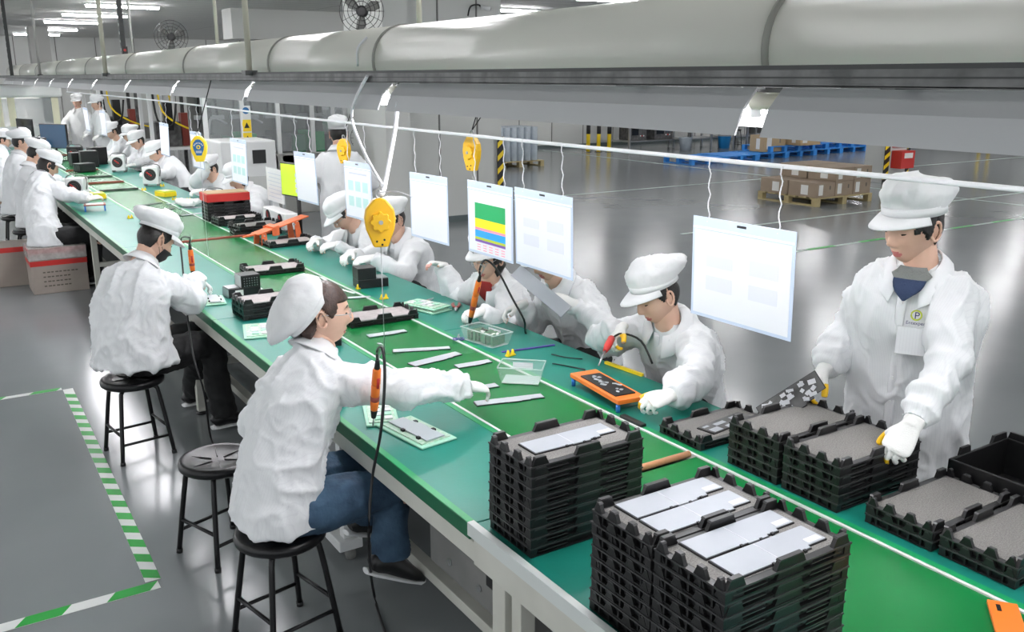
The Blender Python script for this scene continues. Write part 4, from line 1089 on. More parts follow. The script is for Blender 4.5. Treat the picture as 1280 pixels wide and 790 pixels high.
class Pers: pass
def person(label, pel, face, neck, head, hands, lod=1, vox=None, bulk=1.0, female=False, hair='man', cap='puff', coat=.10, legs='sit', trousers='black_cloth',
           glove='glove', tips=None, bare=None, elbow=((-.2, .9, -.8), (-.2, -.9, -.8)), inner=None, glasses=False, mask=False, feet=None, hood=False, hair_mat='hair', seedn=0, curve=.06, collar=True, arm=1.0, knees=None, headoff=(0, 0, 0), fold=1.0, hat=None, vlow=.80):
    """pel, neck: pelvis and base of the neck; face: heading (deg); head: (heading, pitch down, roll);
    hands: for left and right (wrist, finger direction, back-of-hand direction, curl, thumb)"""
    hy, hp, hr = head; hoff = (Matrix.Rotation(R(hy), 3, 'Z') @ Matrix.Rotation(R(hp*.75), 3, 'Y')) @ Vector((.022, 0, .142))
    if hat: neck = at(hat[0], hat[1], X=hat[2])-hoff
    pel = Vector(pel); neck = Vector(neck); f = Vector((math.cos(R(face)), math.sin(R(face)), 0)); l = Vector((-f.y, f.x, 0)); up = Vector((0, 0, 1))
    root = thing('person', label, 'person', (pel.x, pel.y, 0)); O = Vector((pel.x, pel.y, 0))
    def loc(mb): mb.v = [(v[0]-O.x, v[1]-O.y, v[2]-O.z) for v in mb.v]; return mb
    vox = vox or (.009, .013, .018)[lod]
    # spine
    mid = (pel+neck)/2-f*curve; ax = (neck-pel)
    def sp(t):
        if t < 0: return pel+(up*t*ax.length*(1.0))
        if t > 1: return neck+(neck-mid).normalized()*(t-1)*ax.length
        return pel*(1-t)**2+mid*2*t*(1-t)+neck*t*t
    seat = legs == 'sit'
    B = bulk
    rings = [(-coat/ax.length, .205*B, (.175 if seat else .15)*B), (-.02, .203*B, (.165 if seat else .148)*B), (.18, .192*B, .145*B), (.38, .190*B, .140*B), (.58, .200*B, .142*B), (.74, .205*B, .132*B), (.86, .190*B, .112*B), (.94, .130*B, .090), (1.0, .076, .074), (1.05, .064, .064)]
    T_ = [r[0] for r in rings]; C = [sp(t) for t in T_]
    chest_f = (f-ax.normalized()*f.dot(ax.normalized())).normalized()
    Tt = sp(.86); lat = .150*B
    sh = [Tt+l*lat+up*.0, Tt-l*lat]
    la, lb = .285*arm, .255*arm
    # --- arms
    arms = []
    for s in (0, 1):
        Wt, fd, bk, curl, th = hands[s]
        hv = elbow[s]; E, W2 = ik(sh[s], Wt, la, lb, f*hv[0]+l*hv[1]+up*hv[2]); arms.append((sh[s], E, W2, Vector(fd), Vector(bk), curl, th))
    def body_lofts(mb, k, sleeve, extra=0):
        mb.loft(C, [(r[1]*k+extra, r[2]*k+extra) for r in rings], 22, hint=tuple(f))
        for (S, E, W2, fd, bk, curl, th) in arms:
            end = W2 if not sleeve else W2-(W2-E).normalized()*.012
            Sin = S-(S-Tt).normalized()*.05
            n1, n2 = 9, 11; P = []; Rr = []
            for i in range(n1): P.append(Sin.lerp(E, i/n1))
            for i in range(n2+1): P.append(E.lerp(end, i/n2))
            # soften the elbow
            P2 = P[:]; 
            for _ in range(3): P2 = [P2[0]]+[(P2[i-1]+P2[i]*2+P2[i+1])/4 for i in range(1, len(P2)-1)]+[P2[-1]]
            for i in range(len(P2)):
                t = i/(len(P2)-1); r = (.080*(1-t)+.056*t)*(.9+.1*B) if sleeve else (.045*(1-t)+.027*t)
                if sleeve and lod < 2: r *= 1+.085*math.sin(i*2.15+seedn)*ss(.12, .35, t)+.06*math.sin(i*1.3+seedn*2)*(t > .5)
                if sleeve and i > len(P2)-3: r = .047
                Rr.append(r*(1 if not extra else 1))
            mb.loft(P2, Rr, 14, hint=(0, 0, 1))
    # --- smock
    mb = MB(); body_lofts(mb, 1.0, True)
    me = remesh(loc(mb), vox, 4 if lod < 2 else 2, .5); 
    wrinkle(me, (.0105, .0105, .010)[lod]*fold, 6.6, seedn, (1, 1, .55))
    if lod < 2: wrinkle(me, .0030*fold, 15, seedn+5, (1, 1, .7))
    shade(me); me.materials.clear(); me.materials.append(M['coat']); link('smock', me, root)
    # --- body (one mesh: head, neck, trunk, arms, hands, legs)
    Rh = Matrix.Rotation(R(hy), 3, 'Z') @ Matrix.Rotation(R(hp), 3, 'Y') @ Matrix.Rotation(R(hr), 3, 'X')
    hc = neck+hoff
    TH = Rh.to_4x4(); TH.translation = hc
    hip = [pel+l*.09, pel-l*.09]; K = []; A = []
    for s in (0, 1):
        if seat:
            kn = hip[s]+f*.40+l*(.06 if s == 0 else -.06)+up*(-.03) if not knees else Vector(knees[s])
            an = (kn-f*.03-up*(kn.z-.10)) if not feet else Vector(feet[s][0])
        else:
            kn = hip[s]-up*.43+f*.02; an = Vector((hip[s].x, hip[s].y, .09))
        K.append(kn); A.append(an)
    mb = MB(); body_lofts(mb, .82, False)
    mb.loft([sp(.95), sp(1.02), neck+(hc-neck)*.5+Rh @ Vector((-.012, 0, 0)), hc+Rh @ Vector((-.018, 0, -.05))], [(.07, .07), (.058, .060), (.053, .057), (.05, .056)], 16, hint=tuple(f))
    for s in (0, 1): mb.loft(smooth_path([hip[s], K[s], A[s]], 4), [.075, .072, .066, .06, .052, .05, .046, .04, .034], 10)
    bme = remesh(loc(mb), .02 if lod else .014, 2)
    full = MB(); full.v = [tuple(v.co) for v in bme.vertices]; full.f = [list(p.vertices) for p in bme.polygons]; full.m = [0]*len(full.f); full.sm = [True]*len(full.f)
    nk = MB(); nk.loft([sp(.97), sp(1.04), neck+(hc-neck)*.5+Rh @ Vector((-.012, 0, 0)), hc+Rh @ Vector((-.020, 0, -.045))], [(.072, .07), (.059, .061), (.054, .058), (.052, .058)], 20, hint=tuple(f)); loc(nk)
    full.add(nk.v, nk.f, 0, True)
    TL_ = Matrix.Translation(-O) @ TH
    head_mesh(full, TL_, lod, 0, 1, female)
    HF = []
    for s in (0, 1):
        S, E, W2, fd, bk, curl, th = arms[s]
        HT = Matrix.Translation(-O) @ hand_frame(W2, fd, bk); side = -1 if s == 0 else 1
        # thumb side: left hand palm down -> thumb to the body's right
        HF.append((HT, side, curl, th, E-O, W2-O))
        h, lines = hand_parts(HT, curl, th, side, .92 if female else 1.0, .86 if glove else 1.0)
        if glove and lod < 2:
            pass
        if not glove or lod == 2:
            hm = remesh(h, .0055 if lod < 2 else .008, 1); full.add([tuple(v.co) for v in hm.vertices], [list(p.vertices) for p in hm.polygons], 0, True)
        else:
            full.add(h.v, h.f, 0, True)
    bo = full.mesh('body', ['skin', 'lips']); link('body', bo, root)
    # --- gloves
    if glove:
        for s in (0, 1):
            HT, side, curl, th, E, W2 = HF[s]
            h, lines = hand_parts(HT, curl, th, side, .92 if female else 1.0, 1.12)
            d = (W2-E).normalized(); h.loft([W2-d*.045, W2-d*.02, W2+d*.01], [(.036, .031), (.034, .029), (.031, .024)], 14, hint=tuple(HT.to_3x3() @ Vector((0, 0, 1))))
            hm = remesh(h, (.0038, .0055, .009)[lod], 2, .5); shade(hm)
            hm.materials.clear(); hm.materials.append(M[glove])
            tp = (tips or ((), ()))[s]
            if tp:
                hm.materials.append(M['yellow' if bare is None else bare]); idx = []
                for p in hm.polygons:
                    c = p.center; best = (9, 0, 0)
                    for k, ln in enumerate(lines):
                        for i, q in enumerate(smooth_path(ln, 4)):
                            dd = (q-c).length
                            if dd < best[0]: best = (dd, k, i/(4*(len(ln)-1)))
                    idx.append(1 if best[1] in tp and best[2] > .52 else 0)
                hm.polygons.foreach_set('material_index', idx)
            link('glove', hm, root)
    # --- trousers and shoes
    if legs:
        mb = MB()
        tr = .012 if trousers == 'black_cloth' else .014
        for s in (0, 1):
            tail = A[s]+(K[s]-A[s]).normalized()*.0
            pts = smooth_path([hip[s]-f*(.01 if seat else 0), hip[s].lerp(K[s], .5)+up*.008, K[s], K[s].lerp(A[s], .5), tail], 4)
            rr = [.092, .094, .096, .096, .094, .090, .086, .082, .078, .075, .073, .072, .072, .073, .074, .074, .074]
            mb.loft(pts, [r*(.94+.06*B) for r in rr], 14)
        mb.loft([hip[0]+l*.01-f*.01, hip[1]-l*.01-f*.01], [(.09, .085), (.09, .085)], 14, hint=(0, 0, 1))
        tm = remesh(loc(mb), vox*1.15, 3); wrinkle(tm, .006, 9, seedn+2)
        shade(tm); tm.materials.clear(); tm.materials.append(M[trousers]); link('trousers', tm, root)
        for s in (0, 1):
            fd = (f if not feet else Vector(feet[s][1])).normalized(); a = A[s]-O; lv = Vector((-fd.y, fd.x, 0)).normalized(); uz = fd.cross(lv)
            if uz.z < 0: uz = -uz
            sm = MB(); sm.loft([a-fd*.075-uz*.045, a-fd*.055-uz*.03, a+fd*.0-uz*.02, a+fd*.06-uz*.038, a+fd*.13-uz*.052, a+fd*.175-uz*.062], [(.026, .025), (.036, .045), (.040, .05), (.043, .036), (.043, .026), (.025, .012)], 14, hint=tuple(uz))
            so = sm.build('shoe', 'black', root); MB().loft([a-fd*.085-uz*.072, a-fd*.05-uz*.073, a+fd*.09-uz*.074, a+fd*.16-uz*.073, a+fd*.19-uz*.07], [(.025, .010), (.038, .011), (.044, .011), (.038, .011), (.012, .009)], 12, hint=tuple(uz)).build('sole', 'white_pl', so)
    # --- hair, cap, face
    if hair: hair_mesh(TL_, hair, lod).build('hair', hair_mat, root, fix=False)
    crown, band, visor = cap_meshes(TL_, cap, lod)
    co = crown.build('cap', 'cap', root, fix=False); band.build('cap_band', 'cap', co, fix=False)
    if visor: visor.build('visor', 'cap', co)
    if lod < 2:
        for s in (-1, 1):
            MB().loft([TL_ @ Vector((.0855-.004*abs(k), s*(.033+.0125*k), .0085-.0035*(1-k*k))) for k in (-1, -.5, 0, .5, 1)], [(.0012, .001), (.0036, .0024), (.0042, .0028), (.0034, .0024), (.001, .001)], 8, hint=tuple(Rh @ Vector((0, 0, 1)))).build('eye', 'eye', root)
            MB().loft([TL_ @ Vector((.092-.010*((k+1)/2)**2, s*(.032+.017*k), .030+.003*(1-k*k))) for k in (-1, -.5, 0, .5, 1)], [(.0015, .0015), (.0028, .0035), (.0026, .0035), (.002, .0028), (.001, .001)], 6, hint=tuple(Rh @ Vector((0, 0, 1)))).build('eyebrow', 'hair', root)
    if glasses:
        gb = MB()
        for s in (-1, 1):
            gb.loft([TL_ @ Vector((.103-.004*abs(math.cos(t)), s*.033+.021*math.cos(t), .004+.018*math.sin(t))) for t in [2*PI*k/18 for k in range(18)]], .0015, 6, closed=True)
            gb.tube([TL_ @ Vector((.100, s*.053, .008)), TL_ @ Vector((.06, s*.074, .009)), TL_ @ Vector((-.005, s*.082, .012)), TL_ @ Vector((-.025, s*.080, .0))], .0016, 6, sub=3)
        gb.tube([TL_ @ Vector((.104, -.012, .008)), TL_ @ Vector((.108, 0, .011)), TL_ @ Vector((.104, .012, .008))], .0015, 6, sub=3)
        gb.build('glasses', 'steel', root)
    if mask:
        n = 13; rr_ = 9; vv = []
        mk = MB()
        for side in (0, 1):
            for i in range(rr_):
                z = -.115+.085*i/(rr_-1)
                for j in range(n):
                    a = R(-72+144*j/(n-1)); p = head_point(a, math.asin(max(-.97, min(.97, z/.118))))
                    q = Vector((p.x, p.y, z)); q = q+Vector((q.x, q.y, 0)).normalized()*(.010 if side else .004)+Vector((.010*g(j-6, 3), 0, 0))
                    mk.v.append(tuple(TL_ @ q))
        N = n*rr_
        for i in range(rr_-1):
            for j in range(n-1):
                q = [i*n+j, i*n+j+1, (i+1)*n+j+1, (i+1)*n+j]; mk.f.append(q[::-1]); mk.f.append([N+k for k in q])
        rim = [j for j in range(n)]+[i*n+n-1 for i in range(1, rr_)]+[(rr_-1)*n+j for j in range(n-2, -1, -1)]+[i*n for i in range(rr_-2, -1, -1)]
        for a, b in zip(rim[:-1], rim[1:]): mk.f.append([a, b, N+b, N+a])
        mk.m = [0]*len(mk.f); mk.sm = [True]*len(mk.f); mo = mk.build('face_mask', 'mask', root)
        for s in (-1, 1):
            for z in (-.04, -.10): MB().tube([TL_ @ Vector((.045, s*.066, z)), TL_ @ Vector((.01, s*.082, (z-.01)/2-.005)), TL_ @ Vector((-.018, s*.083, -.004+(.02 if z > -.06 else -.02)))], .0014, 5).build('ear_loop', 'mask', mo)
    # --- collar
    if collar:
        nb = neck-O; axn = (neck-mid).normalized(); ff = (f-axn*f.dot(axn)).normalized(); ll = axn.cross(ff)
        for s in (-1, 1):
            cm = MB(); inn = []; out = []; N = 9
            for i in range(N):
                a = R(180-i*(158/(N-1))); ca, sa = math.cos(a), math.sin(a)*s
                r1 = .068+.010*(i/(N-1)); r2 = .098+.035*ss(.5, 1, i/(N-1))
                dr = ff*ca+ll*sa
                inn.append(nb+dr*r1+axn*(.045-.03*ss(.45, 1, i/(N-1)))); out.append(nb+dr*r2*(1.0)+axn*(-.005-.055*ss(.55, 1, i/(N-1)))+dr*.012)
            out[-1] = out[-1]+ff*.012-ll*s*.006
            for i in range(N): cm.v += [tuple(inn[i]), tuple(out[i]), tuple(inn[i]-axn*.004-(inn[i]-nb).normalized()*.004), tuple(out[i]-axn*.006)]
            for i in range(N-1):
                b = i*4; c_ = b+4
                cm.f += [[b, b+1, c_+1, c_], [b+2, c_+2, c_+3, b+3], [b, c_, c_+2, b+2], [b+1, b+3, c_+3, c_+1]]
            cm.f += [[0, 2, 3, 1], [(N-1)*4, (N-1)*4+1, (N-1)*4+3, (N-1)*4+2]]
            cm.m = [0]*len(cm.f); cm.sm = [True]*len(cm.f); cm.build('collar', 'collar', root)
    if inner:
        inn = inner if isinstance(inner, tuple) else (inner, inner)
        im = MB(); nu, nv = 9, 9
        for v in range(nv):
            t = vlow+(1.02-vlow)*v/(nv-1); c = sp(t); wd = interp(rings, min(t, 1.05), 1); dp = interp(rings, min(t, 1.05), 2)
            for u in range(nu):
                a = R(27)*(2*u/(nu-1)-1)*min(1, v/(nv-1)*1.2+.04)*(1 if t < .95 else 1.35)
                im.v.append(tuple(c+f*(dp*math.cos(a)+.017*(1-v/(nv-1))+.006-.003*abs(2*u/(nu-1)-1))+l*(wd*math.sin(a))-O))
        for v in range(nv-1):
            for u in range(nu-1): b = v*nu+u; im.f.append([b, b+1, b+nu+1, b+nu]); im.m.append(1 if v >= nv-4 else 0); im.sm.append(True)
        so_ = im.build('sweater', list(inn), root, fix=False); sd_ = so_.modifiers.new('thickness', 'SOLIDIFY'); sd_.thickness = .01; sd_.offset = -1
    Pz = Pers(); Pz.root = root; Pz.O = O; Pz.sp = sp; Pz.f = f; Pz.l = l; Pz.rings = rings; Pz.TH = TH; Pz.HF = HF; Pz.arms = arms; Pz.hc = hc
    return Pz
def interp(rings, t, k):
    for a, b in zip(rings[:-1], rings[1:]):
        if a[0] <= t <= b[0]: return a[k]+(b[k]-a[k])*(t-a[0])/(b[0]-a[0])
    return rings[-1][k]
def on_chest(P, t, ang, off=0):
    """point on the front of the smock: height t, angle from straight ahead"""
    c = P.sp(t); return c+P.f*(interp(P.rings, t, 2)*math.cos(ang)+off)+P.l*(interp(P.rings, t, 1)*math.sin(ang))-P.O
def placket(P, t0=-.1, t1=.9, n=12):
    mb = MB(); pts = [on_chest(P, t0+(t1-t0)*i/n, R(-2), .002) for i in range(n+1)]
    mb.loft(pts, [(.016, .006)]*(n+1), 8, hint=tuple(P.f)); mb.build('placket', 'collar', P.root)

# ---- standing man at the right
DN = Vector((0, 0, -1)); UP = Vector((0, 0, 1))
r1w = at(1128, 545, Z=1.0)
P = person('standing worker with yellow glove tips holding a dark plate over the trays', (2.96, 1.90, .92), 198, (2.84, 1.85, 1.42), (172, 13, -2),
    [(at(1136, 540, Y=1.57), (-.62, .10, -.78), (-.72, -.35, .6), (.35, .42, .5, .55), (.4, .2, .8)),
     (at(1030, 462, X=2.69), (-.62, .10, -.55), (-.35, .35, .8), (.45, .5, .6, .65), (.3, .2, .6))],
    hat=(1142, 284, 2.76), lod=0, bulk=1.12, hair='fringe', cap='tall', coat=.36, legs='stand', tips=((0, 1, 4), (0, 4)), elbow=((-.3, .6, -.75), (-.35, -.35, -.9)), inner=('sweater_navy', 'sweater_grey'), seedn=1, curve=.03, fold=1.1)
placket(P, -.5, .88, 20)
for i in range(5): q = on_chest(P, .02+i*.19, R(-2), .010); MB().lathe(q, [(.006, -.002), (.006, .003)], 10, axis='x').build('button', 'white_pl', P.root)
# chest emblem
ec = on_chest(P, .66, R(12), .012); en = (P.f*math.cos(R(12))+P.l*math.sin(R(12))).normalized(); ex = Vector((0, 0, 1)).cross(en).normalized(); ez = en.cross(ex)
EM = Matrix((ex, ez, en)).transposed().to_4x4(); EM.translation = ec
em = MB().loft([EM @ Vector((.016*math.cos(t), .024+.016*math.sin(t), .002)) for t in [2*PI*k/24 for k in range(24)]], .0028, 6, closed=True).build('emblem_ring', 'lime', P.root)
def lettering(txt, size, m, parent, T, name):
    me = text_mesh(txt, size); me.transform(T); me.materials.clear(); me.materials.append(M[m]); return link(name, me, parent)
lettering('P', .034, 'navy', em, EM @ Matrix.Translation((.002, .012, .004)), 'emblem_letter')
lettering('Entexper', .0165, 'navy', em, EM @ Matrix.Translation((0, -.008, .004)), 'emblem_word')
pk = MB().bx((-.055, -.115, -.006), (.055, -.02, .0015)); pk.v = [tuple(EM @ Vector(v)) for v in pk.v]; pk.build('pocket', 'coat', P.root, bevel=.001)
R1 = P
# plate in his right hand
pa_ = at(950, 524, X=2.47); pb_ = at(1030, 474, X=2.60); pc_ = (pa_+pb_)/2; pd_ = (pb_-pa_).normalized(); pn_ = Vector((-.55, -.55, .63)); pn_ = (pn_-pd_*pn_.dot(pd_)).normalized()
hp_ = plate(pc_, 0, 'dark plate with pale patches held in the standing worker\'s right glove', (.85, 1.0), None, 'machine_dark', False)
hp_.rotation_euler = Matrix((pd_, pn_.cross(pd_), pn_)).transposed().to_euler()
for i in range(30): x, y = random.uniform(-.11, .11), random.uniform(-.03, .033); MB().box((x, y, .0075), (random.uniform(.010, .030), random.uniform(.008, .018), .003), rz=random.uniform(-.5, .5)).build('patch', 'plate_white', hp_)

# ---- seated man with the orange fixture
P = person('seated worker in a puffy cap working on the orange fixture', (3.02, 3.10, .54), 190, (2.80, 3.02, 1.035), (172, 24, 4),
    [(at(838, 494, Z=.84), (-.95, .12, -.12), (-.15, -.3, .9), (.5, .6, .7, .75), (.4, .3, .4)),
     ((2.60, 3.12, .93), (-.72, -.25, -.35), (-.3, .5, .8), (.6, .7, .75, .8), (.5, .2, .4))],
    hat=(822, 370, 2.64), lod=0, bulk=1.05, hair='man', cap='puff', coat=.06, tips=((0, 4), (0, 4)), elbow=((.1, .8, -.5), (-.2, -.9, -.5)), seedn=2, curve=.07, fold=1.3)
placket(P)
ec = on_chest(P, .55, R(38), .008); en = (P.f*.8+P.l*.6).normalized(); ex = Vector((0, 0, 1)).cross(en).normalized(); ez = en.cross(ex)
EM = Matrix((ex, ez, en)).transposed().to_4x4(); EM.translation = ec
em = MB().loft([EM @ Vector((.012*math.cos(t), .018+.012*math.sin(t), .002)) for t in [2*PI*k/20 for k in range(20)]], .0026, 6, closed=True).build('emblem_ring', 'edge_dark', P.root)
lettering('Entexper', .0135, 'black', em, EM @ Matrix.Translation((0, -.008, .004)), 'emblem_word')
R2 = P
fx = thing('orange_fixture', 'orange board fixture on blue legs in front of the puffy-cap worker', 'fixture', (2.29, 2.83, TZ+.0016), R(83))
MB().bx((-.195, -.065, .035), (.195, .065, .055)).build('frame', 'orange', fx, bevel=.003)
MB().bx((-.15, -.045, .055), (.13, .05, .060)).build('board', 'black', fx)
for i in range(16): x, y = random.uniform(-.13, .1), random.uniform(-.035, .035); MB().box((x, y, .0615), (random.uniform(.01, .03), random.uniform(.006, .014), .003), rz=random.random()).build('component', 'plate_light', fx)
for x in (-.18, .18):
    for y in (-.055, .055): MB().cyl((x, y, 0), (x, y, .035), .009, 10).build('leg', 'blue', fx)
tl = thing('air_gun', 'red handled solder tool in the puffy-cap worker\'s right glove', 'hand tool', (2.46, 3.03, .90))
MB().loft([Vector((.03, .02, .02)), Vector((-.02, -.015, .0)), Vector((-.05, -.035, -.012))], [(.016, .018), (.017, .019), (.010, .010)], 10).build('grip', 'red', tl)
MB().cyl((-.05, -.035, -.012), (-.115, -.075, -.055), .006, 8, r2=.003).build('nozzle', 'steel', tl)
MB().tube([(.03, .02, .02), (.10, .03, .03), (.16, -.03, .0), (.17, -.10, -.09)], .005, 6).build('cord', 'black', tl)

# ---- person behind the blank sheet
person('worker behind the blank sleeve holding a long grey plate', (3.05, 3.92, .54), 188, (2.86, 3.85, 1.05), (188, 22, 0),
    [((2.70, 3.62, .93), (-.75, .35, .2), (.1, -.75, .6), (.5, .55, .6, .65), (.4, .2, .5)),
     ((2.64, 4.0, .86), (-.7, .3, -.3), (-.2, .4, .85), .5, (.3, .2, .4))],
    hat=(686, 322, 2.72), lod=1, vox=.010, hair='man', cap='puff', coat=.06, elbow=((-.2, .7, -.6), (-.3, -.25, -.9)), seedn=3, curve=.06, fold=1.4)
lp_ = at(648, 340, X=2.55); hd = at(705, 392, X=2.62)
plt = thing('long_plate', 'long grey plate raised in the glove of the worker behind the blank sleeve', 'plate', (2.62, 3.60, .93))
a_ = Vector((2.50, 3.80, 1.10)); b_ = Vector((2.63, 3.585, .90))
a_ = at(645, 338, X=2.52); b_ = at(708, 390, X=2.60)
MB().beam(a_-Vector((2.62, 3.60, .93)), b_-Vector((2.62, 3.60, .93)), .075, .006, up=(-.6, -.5, .6)).build('sheet', 'plate', plt)

# ---- woman in a red sweater with the screwdriver
P = person('worker in a red sweater using an orange screwdriver', (2.98, 4.62, .54), 196, (2.80, 4.50, 1.0), (205, 10, 0),
    [((2.46, 4.13, .815), (-.75, .05, -.1), (-.1, -.3, .95), (.6, .65, .7, .7), (.4, .2, .5)),
     ((2.62, 4.86, .93), (-.8, -.1, .25), (.1, .2, .95), (.3, .4, .45, .5), (.3, .5, .2))],
    hat=(610, 323, 2.64), lod=1, vox=.010, bulk=.94, female=True, hair='side', cap='puff', coat=.08, tips=((), (0, 1, 2, 3)), bare='skin_pink', elbow=((-.2, .35, -.9), (-.2, -.9, -.5)), glasses=True, inner='red_knit', vlow=.66, seedn=4, curve=.05, fold=1.3)
t0 = at(600, 345, X=2.33); t1 = at(586, 408, X=2.36)
screwdriver(t0, t1-t0, (t1-t0).length*.92, 'orange electric screwdriver in the hand of the worker in red',
    [t0+Vector((0, 0, .04)), at(607, 325, X=2.36), at(622, 338, X=2.4), at(640, 372, X=2.43), at(655, 400, X=2.47), Vector((2.54, 3.82, TZ+.01)), Vector((2.61, 3.86, .68))])

# ---- further right-hand workers
SEAT = .54
def worker(x, y, label, face=190, hx=-.62, pitch=28, yaw=None, lod=2, female=False, hair='man', cap='flat', seedn=5, lean=.2, nz=1.03, glasses=False, raise_l=False, **kw):
    f = Vector((math.cos(R(face)), math.sin(R(face)), 0)); l = Vector((-f.y, f.x, 0)); p = Vector((x, y, SEAT)); n = p+f*lean; n.z = nz
    hands = []
    for s in (1, -1):
        w_ = p+f*(.50)+l*(.12*s); w_.z = .84
        hands.append((w_, f-l*.35*s+Vector((0, 0, -.1)), Vector((0, 0, 1))+l*.3*s, .45, (.3, .3, .4)))
    if raise_l: w_ = p+f*.38+l*.06; w_.z = 1.06; hands[1] = (w_, f*.3+l*.2+Vector((0, 0, .9)), f*-.8-l*.4, .5, (.3, .2, .4))
    return person(label, p, face, n, (yaw if yaw is not None else face, pitch, 0), hands, lod=lod, female=female, hair=hair, cap=cap, seedn=seedn, coat=.06, glasses=glasses, curve=.06, **kw)
worker(3.0, 5.95, 'worker with glasses half hidden behind the plain white sleeve', 192, seedn=6, lod=1, glasses=True, lean=.2, pitch=20, nz=1.06, hat=(490, 275, 2.76))
worker(2.98, 6.62, 'worker in glasses bent low over the bench behind the orange jig', 196, seedn=7, lod=1, female=True, hair='bob', cap='flat', glasses=True, lean=.30, nz=.98, pitch=42, yaw=176, hat=(430, 268, 2.68))
worker(3.05, 9.45, 'worker bent down just behind the red box', 195, seedn=8, hair='side', lean=.28, nz=1.0, pitch=32, female=True, hat=(297, 222, 2.74))
worker(3.02, 10.55, 'worker behind the badge balancer with a glove raised to the face', 195, seedn=9, lean=.25, nz=1.02, pitch=25, raise_l=True, hat=(262, 212, 2.72))
worker(3.0, 12.75, 'worker leaning in beside the ionizer fan past the yellow box', 195, seedn=10, lean=.28, nz=1.0, pitch=30, hat=(195, 191, 2.70))
worker(2.98, 14.1, 'worker with a neat white cap next in the row beyond the yellow box', 195, seedn=11, lean=.22, nz=1.02, pitch=26, hat=(172, 177, 2.74))
worker(3.0, 15.4, 'worker looking down in the row near the black crates', 195, seedn=12, lean=.18, nz=1.06, pitch=16, hat=(163, 169, 2.78))
worker(3.0, 17.0, 'worker at the far end of the right side of the bench', 195, seedn=13, lean=.2, nz=1.04, pitch=25, hat=(140, 165, 2.76))

# ---- left side: woman in jeans
P = person('woman in blue jeans with a sagging white cap reaching across the belt', (.93, 3.02, .54), 8, (1.10, 3.09, 1.055), (-13, 2, 0),
    [((1.20, 3.36, .80), (.9, .0, -.1), (-.1, .3, .9), .3, (.3, .3, .3)),
     ((1.695, 2.945, .875), (.92, .10, -.28), (.2, -.15, .95), (.15, .35, .45, .5), (.6, .3, .5))],
    hat=(402, 392, 1.17), lod=0, bulk=.96, female=True, hair='bob', hair_mat='hair_brown', cap='sag', coat=.05, trousers='jeans', tips=((), (0,)), bare='skin_pink',
    elbow=((-.8, .35, -.9), (.2, -.75, -.35)), glasses=True, seedn=21, curve=.075, arm=1.08, fold=1.2, 
    knees=((1.33, 3.16, .53), (1.33, 2.93, .53)), feet=(((1.36, 3.22, .29), (1, .1, -.35)), ((1.315, 2.90, .27), (1, .0, -.5))))
# ---- left side: masked man
P = person('broad masked man in black trousers bent over his work', (.86, 5.20, .54), 22, (1.09, 5.42, 1.06), (18, 36, 0),
    [((1.28, 5.60, .84), (.8, -.3, -.1), (-.1, .3, .95), .5, (.3, .3, .3)),
     ((1.24, 5.42, .90), (.65, .35, .05), (.2, -.4, .9), (.75, .8, .8, .8), (.5, .2, .6))],
    hat=(194, 300, 1.05), lod=0, bulk=1.2, hair='man', cap='puff', coat=.015, elbow=((-.2, .9, -.7), (.05, -.95, -.75)), mask=True, seedn=22, curve=.12, fold=1.5,
    knees=((1.26, 5.45, .54), (1.27, 5.22, .54)), feet=(((1.28, 5.75, .10), (1, .3, 0)), ((1.33, 5.25, .10), (1, .1, 0))))
u0 = at(237, 305, X=1.30); u1 = at(236, 340, X=1.31)
screwdriver(Vector((1.30, u0.y, u0.z)), Vector((.02, -.02, -1)), .19, 'orange electric screwdriver in the masked man\'s glove',
    [Vector((1.30, u0.y, u0.z+.04)), at(226, 300, X=1.28), at(228, 330, X=1.24), at(235, 400, X=1.15), at(243, 450, X=1.1), at(255, 490, Z=.4), at(262, 540, Z=.1), at(268, 560, Z=.012)])
# ---- left side, further away
person('worker seated on the film-wrapped carton pile', (.95, 9.98, .53), 12, (1.08, 10.05, 1.02), (10, 32, 0),
    [((1.40, 10.25, .86), (.8, -.2, .1), (-.1, .3, .9), .4, (.3, .3, .3)), ((1.42, 10.0, .86), (.8, .2, .1), (-.1, -.3, .9), .4, (.3, .3, .3))],
    hat=(60, 207, 1.12), lod=1, female=True, hair='side', cap='flat', coat=.08, seedn=23, curve=.08, elbow=((-.2, .9, -.6), (-.1, -.9, -.7)), fold=1.3)
def lworker(x, y, label, seedn, yaw=12, pitch=28, nz=1.05, face=8, hat=None):
    global SEAT
    worker(x, y, label, face, seedn=seedn, pitch=pitch, yaw=yaw, nz=nz, hat=hat)
lworker(.95, 11.1, 'worker directly behind the one on the carton pile, cap brim low', 24, 14, 30, 1.03, 8, (46, 193, 1.08))
lworker(.90, 12.3, 'worker with a lifted face by the far left monitor', 25, -5, 6, 1.09, 8, (27, 178, 1.05))
lworker(.90, 13.7, 'worker partly out of the picture behind the left row', 26, 5, 12, 1.06, 8, (3, 176, 1.02))
for (x, y, lab, gq) in ((.90, 11.1, 'low black stool under the worker behind the carton pile', None), (.88, 12.3, 'low black stool under the worker with the lifted face', None)): make_stool((x, y, 0), lab, 0)
for k, (x, y) in enumerate(((3.06, 3.12), (3.08, 3.95), (3.02, 4.65), (3.04, 5.97), (3.02, 6.64))):
    make_stool((x, y, 0), 'black round stool under '+['the puffy-cap worker', 'the worker holding the long grey plate', 'the worker in red', 'the worker behind the plain sleeve', 'the worker behind the orange jig'][k], .3)
